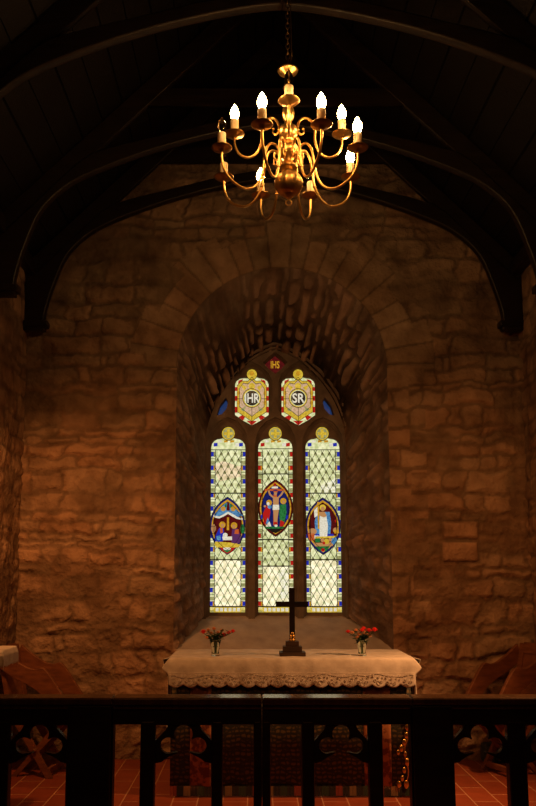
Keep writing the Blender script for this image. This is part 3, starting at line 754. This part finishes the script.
def make_arm(prof, lit):
    arm_m = MB(); pts = smooth_path([(r*kx, 0, zc(y)) for r,y in prof], 5)
    n_ = len(pts); rad_ = [.0078 if i < n_*.75 else .0078-.0035*(i-n_*.75)/(n_*.25) for i in range(n_)]
    arm_m.tube(pts, rad_, 10); arm_m.ball(pts[-1], .008); arm_m.ball((prof[6][0]*kx,0,zc(prof[6][1])), .012, sq=(1,1,.7))
    arm_m.ball((prof[-4][0]*kx,0,zc(prof[-4][1])), .011)
    a = arm_m.build('arm', M['brass'], ch)
    r0 = prof[0][0]*kx; z0 = zc(prof[0][1])
    pan = MB(); pan.lathe([(.0005,z0-.012),(.014,z0-.012),(.018,z0-.004),(.04,z0+.002),(.058,z0+.014),(.0605,z0+.0165),(.056,z0+.0165),(.038,z0+.007),(.016,z0+.004),(.0005,z0+.004)], (r0,0,0), 28)
    pan.build('drip_pan', M['brassdark'], a)
    cn = MB(); cn.lathe([(.0005,z0+.003),(.024,z0+.003),(.024,z0+.10),(.021,z0+.105),(.0005,z0+.105)], (r0,0,0), 20); cn.build('candle_sleeve', M['candle'], a)
    bp_ = [(.0005,-.002),(.013,0),(.0155,.008),(.021,.024),(.0235,.037),(.022,.051),(.016,.068),(.009,.082),(.004,.091),(.0005,.095)]
    bl = MB(); bl.lathe([(r*1.12, z0+.103+z*1.08) for r,z in bp_], (r0,0,0), 18)
    bo = bl.build('light_bulb', M['bulblit' if lit else 'bulboff'], a)
    if lit: bo['label'] = 'lit flame-shaped bulb'
    else:
        bo['label'] = 'unlit clear flame-shaped bulb'
    return a
protos = {(0,1): make_arm(low_arm, True), (0,0): make_arm(low_arm, False), (1,1): make_arm(up_arm, True), (1,0): make_arm(up_arm, False)}
first = set()
def put_arm(tier, lit, deg):
    k = (tier, lit)
    if k not in first: a = protos[k]; first.add(k)
    else: a = copy_tree(protos[k], ch)
    a.rotation_euler.z = math.radians(deg)
# angle 0 = +X (right), -90 = towards the camera
for deg, lit in ((-67.5,1),(-112.5,1),(-22.5,1),(-157.5,0),(22.5,1),(157.5,0),(67.5,0),(112.5,1)): put_arm(0, lit, deg)
for deg, lit in ((0,1),(180,1),(-92,0),(90,0)): put_arm(1, lit, deg)

# ------------------------------------------------------------------ altar
YA, YB = 5.75, 6.4
aL = at(171, 660, YA).x; aR = at(412, 660, YA).x; ZT = at(290, 658.5, YA).z
al = empty('altar', ((aL+aR)/2, (YA+YB)/2, 0)); ax = (aL+aR)/2; ay = (YA+YB)/2
tag(al, 'dark wooden altar table with an embroidered frontal under the window', 'altar')
hwA = (aR-aL)/2; dA = (YB-YA)/2
b_ = MB(); b_.box((-hwA+.005,-dA+.01,ZT-.05),(hwA-.005,dA,ZT-.008), .006); b_.build('table_top', M['darkwood'], al)
for sx in (-1,1):
    for sy in (-1,1):
        b_ = MB(); x = sx*(hwA-.06); y = sy*(dA-.07); b_.box((x-.035,y-.035,0),(x+.035,y+.035,ZT-.05), .006); b_.build('leg', M['darkwood'], al)
fr = mat('frontal_fabric', (.05,.05,.03), .75)
n, l, b = nodes(fr)
tc = n.new('ShaderNodeTexCoord'); mp = n.new('ShaderNodeMapping'); mp.inputs['Scale'].default_value = (17,1,11); l.new(tc.outputs['Object'], mp.inputs[0])
w1 = n.new('ShaderNodeTexVoronoi'); w1.feature = 'DISTANCE_TO_EDGE'; w1.inputs['Scale'].default_value = 1.6; w1.inputs['Randomness'].default_value = .6; l.new(mp.outputs[0], w1.inputs['Vector'])
w2 = n.new('ShaderNodeTexWave'); w2.wave_type = 'RINGS'; w2.inputs['Scale'].default_value = .9; w2.inputs['Distortion'].default_value = 5; l.new(mp.outputs[0], w2.inputs['Vector'])
mm = n.new('ShaderNodeMath'); mm.operation = 'MULTIPLY'; l.new(w1.outputs[0], mm.inputs[0]); l.new(w2.outputs['Fac'], mm.inputs[1])
rp = n.new('ShaderNodeValToRGB'); rp.color_ramp.elements[0].position = .03; rp.color_ramp.elements[1].position = .2
rp.color_ramp.elements[0].color = (.02,.022,.016,1); rp.color_ramp.elements[1].color = (.13,.09,.035,1); l.new(mm.outputs[0], rp.inputs['Fac']); l.new(rp.outputs[0], b.inputs['Base Color'])
orp = add_noise(mat('orphrey_fabric', (.3,.1,.04), .75), (.16,.045,.02), (.42,.17,.07), 26, 3, lo=.45, hi=.55)
def cloth_panel(name, x0, x1, z0, z1, y, m, parent, wav=.006, th=.004, per=.33):
    nx = max(4, int((x1-x0)/.02)); vs = []; fs = []
    for j in range(2):
        for i in range(nx+1):
            x = x0+(x1-x0)*i/nx; yy = y-wav*math.sin(x*2*PI/per)*(1 if j == 0 else .3)
            z = z0 if j == 0 else z1
            vs += [(x,yy,z),(x,yy+th,z)]
    for i in range(nx):
        a = 2*i; c = 2*(nx+1)+2*i
        fs += [(a,a+2,c+2,c),(a+1,c+1,c+3,a+3),(a,a+1,a+3,a+2),(c,c+2,c+3,c+1)]
    fs += [(0,2*(nx+1),2*(nx+1)+1,1),(2*nx,2*nx+1,4*nx+3,4*nx+2)]
    return MB().add(vs, fs, True).build(name, m, parent)
ap = lambda px: at(px, 740, YA).x-ax
cloth_panel('frontal', -hwA+.004, hwA-.004, .075, ZT-.012, -dA+.004, fr, al)
for (p0, p1) in ((190,211),(364,391)): 
    o = cloth_panel('orphrey_band', ap(p0), ap(p1), .078, ZT-.02, -dA-.001, orp, al); o['label'] = 'orange-red woven band down the frontal'
# fringe of coloured blocks
fm_ = []
fmats = [mat('fringe_red',(.25,.04,.02),.8), mat('fringe_dark',(.02,.018,.014),.8), mat('fringe_tan',(.22,.13,.06),.8), mat('fringe_green',(.03,.05,.03),.8)]
b_ = MB(); x = -hwA+.004; k = 0
while x < hwA-.02:
    w_ = .05; b_.cur = (0,1,2,1,3,1)[k % 6]
    for q in range(5): b_.box((x+q*.01+.001,-dA-.004,.012+.003*(q%2)),(min(x+q*.01+.008,hwA-.004),-dA+.002,.08))
    x += w_; k += 1
b_.build('fringe', fmats, al)
# golden embroidery at the right end
b_ = MB(); rg = random.Random(3)
pts = [(405,720),(407,727),(406,735),(404,742),(401,748),(398,752),(405,754),(407,762),(404,770),(402,778),(406,784),(399,784)]
for (px,py) in pts:
    q = at(px,py,YA); b_.ball((q.x-ax, -dA-.012, q.z), .012+.008*rg.random(), 8, 6, (1,.35,1.5))
q = [at(x_,y_,YA) for x_,y_ in ((407,716),(408,735),(404,750),(408,770),(405,786))]
b_.tube(smooth_path([(v.x-ax,-dA-.012,v.z) for v in q]), .005, 8)
b_.build('gold_embroidery', M['gold'], al)

# linen altar cloth
def build_cloth():
    x0, x1 = aL-.012, aR+.012; y0, y1 = YA-.012, YB
    zt = ZT+.002; nx, nyt, nf = 260, 24, 16
    vs = []; fs = []; rows = []
    drop = .185
    def scal(x): 
        ph = (x-x0)/(x1-x0)*17
        return .022*abs(math.sin(PI*ph))
    for j in range(nyt+1):      # top, back to front
        y = y1+(y0-y1)*j/nyt
        rows.append([(x0+(x1-x0)*i/nx, y, zt+.0015*math.sin(9*i/nx*7+j)) for i in range(nx+1)])
    for j in range(1, nf+1):
        t = j/nf; r = []
        for i in range(nx+1):
            x = x0+(x1-x0)*i/nx
            e_ = min(x-x0, x1-x); q_ = (drop+scal(x))*t/.55
            x += (-1 if x < ax else 1)*.05*math.exp(-(e_/.035)**2)*(q_/.1 if q_ < .1 else math.exp(-((q_-.1)/.07)**2))
            d = (drop+scal(x))*t; fold = (math.sin(x*21+1.3*math.sin(x*5))*.007+math.sin(x*47)*.003)*t
            out = .012*math.sin(min(t*3,1)*PI/2)+.004
            r.append((x, y0-out-fold-.006*t, zt-d-(0 if t > .15 else 0)))
        rows.append(r)
    for r in rows: vs += r
    n1 = nx+1
    for j in range(len(rows)-1):
        for i in range(nx): fs.append((j*n1+i, (j+1)*n1+i, (j+1)*n1+i+1, j*n1+i+1))
    m = MB(); m.add(vs, fs, True)
    # side falls, standing out at the front corners
    for sx, xe in ((-1, x0), (1, x1)):
        vs = []; ny2 = 30; nd = 12
        for j in range(nd+1):
            t = j/nd
            for i in range(ny2+1):
                f = i/ny2; y = y1+(y0-y1)*f
                flare = .05*math.exp(-((1-f)/.16)**2)*(t/.1 if t < .1 else math.exp(-((t-.1)/.07)**2))+.004+.006*math.sin(f*15)*t
                vs.append((xe+sx*flare, y-(.012*t if f > .97 else 0), zt-.55*t if t > .1 else zt-.10*t))
        fs = []
        for j in range(nd):
            for i in range(ny2): fs.append((j*(ny2+1)+i,(j+1)*(ny2+1)+i,(j+1)*(ny2+1)+i+1,j*(ny2+1)+i+1))
        m.add(vs, fs, True)
    # return fold of the right-hand fall, turned towards the front
    vs = []
    for j in range(13):
        z = zt-.03-.52*j/12; w_ = .032+.006*math.sin(j*.9)
        vs += [(x1-w_+.024, y0+.006, z), (x1-w_*.5+.024, y0-.003, z), (x1+.004, y0+.004, z)]
    fs = [(3*j+i, 3*j+i+1, 3*j+i+4, 3*j+i+3) for j in range(12) for i in range(2)]
    m.add(vs, fs, True)
    return m
cl = build_cloth().build('altar_cloth', M['linen'])
sm = cl.modifiers.new('s', 'SOLIDIFY'); sm.thickness = .003; sm.offset = 1
tag(cl, 'white linen altar cloth with scalloped lace hem hanging over the altar', 'altar cloth')
# lace motifs along the hem
b_ = MB(); x0, x1 = aL-.012, aR+.012
for k in range(17):
    xm_ = x0+(x1-x0)*(k+.5)/17
    for (dx, dz, r_) in ((0,-.165,.016),(-.028,-.15,.009),(.028,-.15,.009),(0,-.125,.007),(-.04,-.118,.006),(.04,-.118,.006)):
        b_.tube([(xm_+dx+r_*math.cos(2*PI*i/12), YA-.047, ZT+dz+r_*math.sin(2*PI*i/12)) for i in range(12)], .0022, 5, True)
b_.tube([(x0+(x1-x0)*i/60, YA-.046+.003*math.sin(i), ZT-.10) for i in range(61)], .002, 5)
lace = b_.build('lace_trim', M['linen'], cl)

# altar cross
yc = 5.92; bx = at(292.3, 655, yc).x; zt = ZT+.0055
cr = empty('altar_cross', (bx, yc, zt)); tag(cr, 'dark wooden cross on three steps in the middle of the altar', 'cross')
k_ = yc/F
def cx_(px): return at(px, 620, yc).x-bx
def cz_(py): return at(292, py, yc).z-zt
zs_ = [0, cz_(651.5), cz_(646), cz_(641)]
b_ = MB()
for i,(hw_) in enumerate((12.6,9.2,6.4)):
    w_ = hw_*k_; b_.box((-w_,-w_*.75,zs_[i]),(w_,w_*.75,zs_[i+1]), .003)
b_.build('stepped_base', M['darkwood'], cr)
b_ = MB(); w_ = 2.7*k_; b_.box((-w_,-w_*.7,zs_[3]),(w_,w_*.7,cz_(588)), .003); b_.build('shaft', M['blackoak'], cr)
b_ = MB(); b_.box((cx_(275.8),-w_*.72,cz_(607)),(cx_(308.3),w_*.72,cz_(601.5)), .003); b_.build('crossbar', M['blackoak'], cr)
b_ = MB(); b_.lathe([(.0005,zs_[3]),(.024,zs_[3]),(.026,zs_[3]+.01),(.017,zs_[3]+.02),(.021,zs_[3]+.035),(.0215,zs_[3]+.05),(.0005,zs_[3]+.052)], (0,-.004,0), 16, smooth=True)
b_.ball((0,-.024,zs_[3]+.055), .012, sq=(1,.5,1.3)); b_.ball((.012,-.024,zs_[3]+.03), .008); b_.ball((-.012,-.024,zs_[3]+.03), .008)
b_.build('foot_mount', M['gold'], cr)

# vases with flowers
def vase(px, spread, side, seed, flowers):
    yv = 5.90; vx = at(px, 650, yv).x; z0 = ZT+.0055; k = yv/F
    v = MB(); hgt = 15*k
    v.lathe([(.0005,0),(4*k,0),(4.3*k,.006),(3.6*k,.03),(4.2*k,.065),(5.6*k,hgt*.95),(6.0*k,hgt),(5.6*k,hgt),(3.9*k,.066),(3.2*k,.032),(3.0*k,.014),(.0005,.012)], (0,0,0), 24)
    o = v.build('flower_vase', M['glass']); o.location = (vx, yv, z0)
    tag(o, 'clear glass vase of red and orange flowers at the %s end of the altar' % side, 'vase')
    rg = random.Random(seed)
    for q,(fx, fy, colr, r_) in enumerate(flowers):
        top = at(fx, fy, yv); dy = rg.uniform(-.05,.05); tp = Vector((top.x-vx, dy, top.z-z0))
        root = empty('cut_flower', (vx, yv, z0+.016))
        cn_ = 'red' if colr == 'red' else 'pale orange'
        same = sorted(t_[0] for t_ in flowers if t_[2] == colr)
        nth = ('leftmost','second from left','third from left','fourth from left','fifth from left','sixth from left','seventh from left','eighth from left')[same.index(fx)]
        if fx == same[-1]: nth = 'rightmost'
        tag(root, '%s flower, %s of its colour, in the %s altar vase' % (cn_, nth, side), 'flower', '%s flowers in the %s vase' % (cn_, side))
        tp.z -= .016
        st = MB(); bx_ = rg.uniform(-.010,.010); by_ = rg.uniform(-.010,.010)
        mid = Vector((tp.x*.25, dy*.25, hgt*.9)); ppp = smooth_path([(bx_,by_,0),(tp.x*.1,dy*.1,hgt*.5),mid,tp], 4)
        st.tube(ppp, .0022, 6); st.build('stem', M['leaf'], root)
        lf = MB()
        for w in range(11):
            f = rg.uniform(.55, .95); p0 = ppp[int(f*(len(ppp)-1))]; a = rg.uniform(0, 2*PI); ln = rg.uniform(.035,.065)
            d = Vector((math.cos(a), math.sin(a)*.8, rg.uniform(-.2,.7))).normalized(); s_d = d.cross(Vector((0,0,1))).normalized()*ln*.22
            lf.add([p0, p0+d*ln*.5+s_d+Vector((0,0,.003)), p0+d*ln, p0+d*ln*.5-s_d], [(0,1,2,3)])
        lf.build('foliage', M['leaf'], root)
        bl = MB(); R_ = r_*k
        for ring in range(3):
            n_ = 8-ring; 
            for w in range(n_):
                a = 2*PI*w/n_+ring*.5; tilt = .3+ring*.45
                d = Vector((math.cos(a)*math.cos(tilt), math.sin(a)*math.cos(tilt), math.sin(tilt)))
                s_d = Vector((-math.sin(a), math.cos(a), 0))*R_*.45; u_ = Vector((0,0,R_*.12))
                p0 = tp.copy(); bl.add([p0, p0+d*R_*.6+s_d, p0+d*R_*1.05+s_d*.6+u_, p0+d*R_*1.12-u_, p0+d*R_*1.05-s_d*.6+u_, p0+d*R_*.6-s_d], [(0,1,2,3,4,5)])
        bl.ball((tp.x,tp.y,tp.z+R_*.25), R_*.5, 8, 6)
        bl.build('bloom', M['red' if colr == 'red' else 'pink'], root)
vase(215.3, 0, 'left', 2, [(203,633.5,'red',3.2),(208,631,'o',2.2),(211,634,'o',2.0),(214,629.5,'o',2.4),(218,633,'o',2.0),(222,631,'o',2.3),(224,636,'red',2.8),(228.5,634,'red',2.8),(233,632,'red',2.5),(219,637,'red',2.2),(207,638,'o',2.0)])
vase(362, 0, 'right', 9, [(348,632.5,'red',2.5),(353,634,'o',2.3),(356,631,'o',2.2),(359,635,'o',2.6),(361.5,631,'red',2.6),(365,634,'o',2.5),(369,637,'o',2.6),(364,629.5,'red',2.5),(369,631.5,'red',2.8),(374,630.5,'red',3.0),(357,638,'o',2.1)])

# ------------------------------------------------------------------ altar rail
YR = 4.63; yr0, yr1 = YR+.035, YR+.105
ZCAP = at(268, 698, YR).z
rx = lambda px: at(px, 760, YR+.04).x
rz = lambda py: at(268, py, YR+.04).z
Z_HEAD = rz(724.5)
def trefoil(x0, x1):
    c = (x0+x1)/2; k = (x1-x0)/56.0
    sh = [(0,734.5,9.2,9.2),(-14.5,746,8.2,8.2),(14.5,746,8.2,8.2),(0,745,10,10),(0,777,27.6,23)]
    oc = (0, 751); pts = []
    for d in range(-30, 211, 2):
        a = math.radians(d); dx, dy = math.cos(a), -math.sin(a); best = 0
        for (ex,ey,ra,rb) in sh:
            # ray / ellipse
            ox, oy = (oc[0]-ex)/ra, (oc[1]-ey)/rb; vx_, vy_ = dx/ra, dy/rb
            A_ = vx_*vx_+vy_*vy_; B_ = 2*(ox*vx_+oy*vy_); C_ = ox*ox+oy*oy-1; D_ = B_*B_-4*A_*C_
            if D_ > 0:
                t = (-B_+math.sqrt(D_))/(2*A_)
                if t > best: best = t
        pts.append((c+(oc[0]+dx*best)*k, oc[1]+dy*best))
    pts = [(x, min(y, 764)) for x, y in pts]
    pts[0] = (x1, 764); pts[-1] = (x0, 764)
    outl = [(x0-.4,722),(x1+.4,722),(x1+.4,765)] + pts + [(x0-.4,765)]
    hol = [[(x0+.3,725.6),(x0+12.5*k,725.6),(x0+10.5*k,730),(x0+5.5*k,735.5),(x0+.3,741)], [(x1-.3,725.6),(x1-.3,741),(x1-5.5*k,735.5),(x1-10.5*k,730),(x1-12.5*k,725.6)]]
    cv = lambda L: [(rx(p[0]), rz(p[1])) for p in L]
    return [cv(outl)] + [cv(h) for h in hol]
def rail(name, label, cat, p0, p1, posts, stiles, tref, group=None, cap_ext=(0,0)):
    x0 = max(rx(p0), -HW+.01); x1 = min(rx(p1), HW-.01); xm_ = (x0+x1)/2
    r = empty(name, (xm_, YR+.07, 0)); tag(r, label, cat, group); inv = Matrix.Translation((-xm_,-(YR+.07),0))
    b_ = MB(); b_.box((x0+cap_ext[0],YR,ZCAP-.042),(x1+cap_ext[1],YR+.155,ZCAP), .010); b_.box((x0+cap_ext[0]+.002,YR+.02,ZCAP-.07),(x1+cap_ext[1]-.002,YR+.13,ZCAP-.04), .008)
    b_.build('cap_rail', M['capoak'], r, inv)
    b_ = MB(); b_.box((x0,yr0,Z_HEAD),(x1,yr1,ZCAP-.06), .004); b_.build('head_rail', M['blackoak'], r, inv)
    b_ = MB(); b_.box((x0,yr0,.05),(x1,yr1,.13), .006); b_.build('bottom_rail', M['blackoak'], r, inv)
    for (a, c) in posts:
        b_ = MB(); b_.box((max(rx(a),-HW+.005),YR+.012,0),(min(rx(c),HW-.005),YR+.128,ZCAP-.045), .008); b_.build('post', M['blackoak'], r, inv)
    for (a, c) in stiles:
        b_ = MB(); b_.box((rx(a),yr0-.003,.0 if name == 'altar_rail' else .04),(rx(c),yr1+.003,Z_HEAD+.02), .010); b_.build('baluster', M['blackoak'], r, inv)
    for (a, c) in tref:
        plate('trefoil_head', trefoil(a, c), yr0+.015, yr1-.018, M['blackoak'], r, 0, inv)
    return r
rail('altar_rail', 'black oak altar rail to the left of the gates', 'altar rail', -79.5, 111, [(67,111)], [(-10,9),(-79,-66)], [(9,67),(-66,-10)])
rail('altar_rail', 'black oak altar rail to the right of the gates', 'altar rail', 413, 616, [(413,453.5)], [(509,527),(583,602)], [(453.5,509),(527,583)])
rail('altar_rail_gate', 'left leaf of the black altar rail gates with one trefoil opening', 'gate', 111.6, 261.8, [], [(111.6,113),(140,154.5),(211.5,222.5),(253.5,261.8)], [(154.5,211.5)], 'altar rail gates')
rail('altar_rail_gate', 'right leaf of the black altar rail gates with one trefoil opening', 'gate', 262.3, 412.5, [], [(262.3,270.5),(302,314.5),(369,383),(411,412.5)], [(314.5,369)], 'altar rail gates')

# ------------------------------------------------------------------ X-framed oak armchairs
def make_chair(name):
    r = empty(name); Ya = .19
    far = [(20,645),(30,653),(44,661.5),(53,664),(61,662.5),(69,671),(76,682),(90,705),(76,712),(62,690),(45,678),(30,671),(14,660)]
    sp = at(61,663,6.62)
    prof = [(at(x,y,6.62).x-sp.x, at(x,y,6.62).z) for x,y in far]
    prof = [(p.x, p.y) for p in smooth_path([(x,z,0) for x,z in prof], 3)]
    for sy in (-1, 1):
        plate('arm', [prof], sy*Ya-.016, sy*Ya+.016, M['oak'], r, .004)
        for (xa, za, xb, zb) in ((-.27,.52,.07,.0),(.21,.50,-.24,.0)):
            y = sy*(Ya-.035) if xa < 0 else sy*(Ya-.068); m = MB()
            d = Vector((xb-xa, zb-za)).normalized(); w = Vector((-d.y, d.x))*.03
            m.poly([(xa+w.x,za+w.y),(xb+w.x,0),(xb-w.x,0),(xa-w.x,za-w.y)], y-.016, .032); m.build('leg', M['oak'], r)
    b_ = MB(); b_.box((-.27,-Ya+.015,.45),(.19,Ya-.015,.48), .008); b_.build('seat', M['oak'], r)
    # leaning panelled back
    bk = lambda s: (-.25-.125*s, .46+.55*s)
    def slab(s0, s1, y0, y1, th, off=0):
        (xa,za),(xb,zb) = bk(s0), bk(s1); n_ = Vector((.975, .22)); m = MB()
        vs = []
        for (x,z) in ((xa,za),(xb,zb)):
            for o_ in (off, off-th):
                for y in (y0,y1): vs.append((x+n_.x*o_, y, z+n_.y*o_))
        m.add(vs, [(0,1,3,2),(4,6,7,5),(0,4,5,1),(2,3,7,6),(0,2,6,4),(1,5,7,3)]); return m
    for sy in (-1, 1):
        y0, y1 = sorted((sy*(Ya-.018), sy*(Ya-.075))); slab(-.05, 1.0, y0, y1, .035).build('back_stile', M['oak'], r)
    slab(.86, 1.02, -Ya+.07, Ya-.07, .033).build('crest_rail', M['oak'], r)
    slab(.06, .16, -Ya+.07, Ya-.07, .033).build('lower_rail', M['oak'], r)
    slab(.14, .88, -Ya+.07, Ya-.07, .014, -.01).build('back_panel', M['oak'], r)
    b_ = MB(); b_.tube([(-.055,-Ya,.215),(-.055,Ya,.215)], .014, 10); b_.build('stretcher', M['oak'], r)
    b_ = MB(); b_.box((.035,-Ya+.05,.03),(.065,Ya-.05,.075), .004); b_.build('foot_rail', M['oak'], r)
    return r
c1 = make_chair('folding_armchair'); sp = at(61,663,6.62); c1.rotation_euler.z = math.radians(-7)
c1.location = (sp.x-.023, 6.62-.19, 0)
tag(c1, 'oak X-framed armchair by the left wall, with slanting curved arms', 'armchair', 'oak X-framed armchairs')
c2 = copy_tree(c1); sp = at(484,663,6.6); c2.rotation_euler.z = math.radians(180+22); c2.location = (sp.x+.071, 6.6-.176, 0)
tag(c2, 'oak X-framed armchair by the right wall, with slanting curved arms', 'armchair', 'oak X-framed armchairs')
# blue kneeler behind the right chair legs
hk = MB(); hk.box((-.12,-.055,0),(.12,.055,.16), .03); o = hk.build('kneeler', M['bluewool']); q = at(497,748,6.74); o.location = (q.x, 6.79, 0.002)
tag(o, 'dull blue kneeler on the floor beneath the right armchair', 'kneeler')
# credence shelf with cloth on the left wall
b_ = MB(); sx0 = -HW+.03; ye0, ye1 = 5.12, 5.42; zt = at(10,646,5.42).z
xr = at(18,650,5.42).x
r = empty('credence_shelf', (sx0, (ye0+ye1)/2, 0)); tag(r, 'dark wall shelf under a white cloth, left of the armchair', 'shelf')
b_.box((-.02,-.14,zt-.04),(xr-sx0-.03,.14,zt-.006), .004); b_.build('shelf_board', M['darkwood'], r)
plate('bracket', [[(-.02,zt-.04),(.24,zt-.04),(.2,zt-.07),(.08,zt-.14),(.03,zt-.28),(-.02,zt-.3)]], -.02, .02, M['darkwood'], r)
vs = []; fs = []; nx = 30; ny = 24
m = MB(); X0 = sx0-.01; X1 = xr
top = []
for j in range(ny+1):
    row = []
    yy = -.17+.34*j/ny
    for i in range(nx+13):
        if i <= nx: x = X0+(X1-X0-.012)*i/nx; z = zt; 
        else:
            k = (i-nx)/12; x = X1-.012+.012*min(1,k*3)+.005*math.sin(yy*60)*k; z = zt-(.10+.012*abs(math.sin(yy*50)))*k
        # near and far edges hang down too
        if abs(yy) > .146: z -= (abs(yy)-.146)*1.2; 
        row.append((x, (ye0+ye1)/2+yy, z))
    top.append(row)
for rw in top: vs += rw
n1 = nx+13
for j in range(ny):
    for i in range(n1-1): fs.append((j*n1+i, j*n1+i+1, (j+1)*n1+i+1, (j+1)*n1+i))
m.add(vs, fs, True)
vs = []; fs = []
for i in range(41):
    x = X0+(X1-X0)*i/40; yy = (ye0+ye1)/2-.17
    for j in range(6): vs.append((x, yy-.002-.004*math.sin(x*50)*j/5, zt-.024-(.075+.012*abs(math.sin(x*50)))*j/5))
for i in range(40):
    for j in range(5): fs.append((i*6+j, (i+1)*6+j, (i+1)*6+j+1, i*6+j+1))
m.add(vs, fs, True)
o = m.build('shelf_cloth', M['linen']); md = o.modifiers.new('s','SOLIDIFY'); md.thickness = .003; md.offset = 1
tag(o, 'white lace-edged cloth over the small shelf on the left wall', 'cloth')
# patterned mat at the right
rm = mat('mat_wool', (.2,.12,.08), .9); n, l, b = nodes(rm)
tc = n.new('ShaderNodeTexCoord'); ck = n.new('ShaderNodeTexVoronoi'); ck.inputs['Scale'].default_value = 26; l.new(tc.outputs['Object'], ck.inputs['Vector'])
rp = n.new('ShaderNodeValToRGB'); rp.color_ramp.elements[0].position = .2; rp.color_ramp.elements[1].position = .5; rp.color_ramp.elements[0].color = (.5,.36,.24,1); rp.color_ramp.elements[1].color = (.1,.03,.02,1)
l.new(ck.outputs['Distance'], rp.inputs['Fac']); l.new(rp.outputs[0], b.inputs['Base Color'])
q = at(529,800,5.4); b_ = MB(); b_.box((0,0,0),(.33,.16,.008), .003); o = b_.build('floor_mat', rm); o.location = (q.x, 5.36, .001)
tag(o, 'small patterned mat on the red tiles at the right edge', 'mat')

# ------------------------------------------------------------------ light
def spot(name, loc, tgt, power, color, size, ang, blend=.8):
    L = bpy.data.lights.new(name, 'SPOT'); L.energy = power; L.color = color; L.shadow_soft_size = size; L.spot_size = math.radians(ang); L.spot_blend = blend
    o = bpy.data.objects.new(name, L); COL.objects.link(o); o.location = loc
    o.rotation_euler = (Vector(tgt)-Vector(loc)).to_track_quat('-Z', 'Y').to_euler(); return o
WARM = (1, .36, .092)
spot('spot_lamp', (-1.95, 5.0, 2.7), (-1.15, 6.9, .9), 92, WARM, .05, 138, 1)
spot('spot_lamp', (2.0, 4.95, 2.8), (.8, 6.9, .9), 34, WARM, .05, 140, 1)
spot('spot_lamp', (1.95, 5.0, 2.3), (.7, 5.5, .1), 210, (1,.42,.14), .03, 84, 1)
spot('nave_lamp', (-1.3, 1.0, 4.6), (0, 6.6, 1.7), 70, WARM, .12, 60, 1)
spot('nave_lamp', (1.5, 1.0, 4.6), (0, 6.6, 1.7), 42, WARM, .12, 60, 1)
w = bpy.data.worlds.new('world'); S.world = w; w.use_nodes = True
w.node_tree.nodes['Background'].inputs[0].default_value = (0.002,.0015,.001,1); w.node_tree.nodes['Background'].inputs[1].default_value = 1
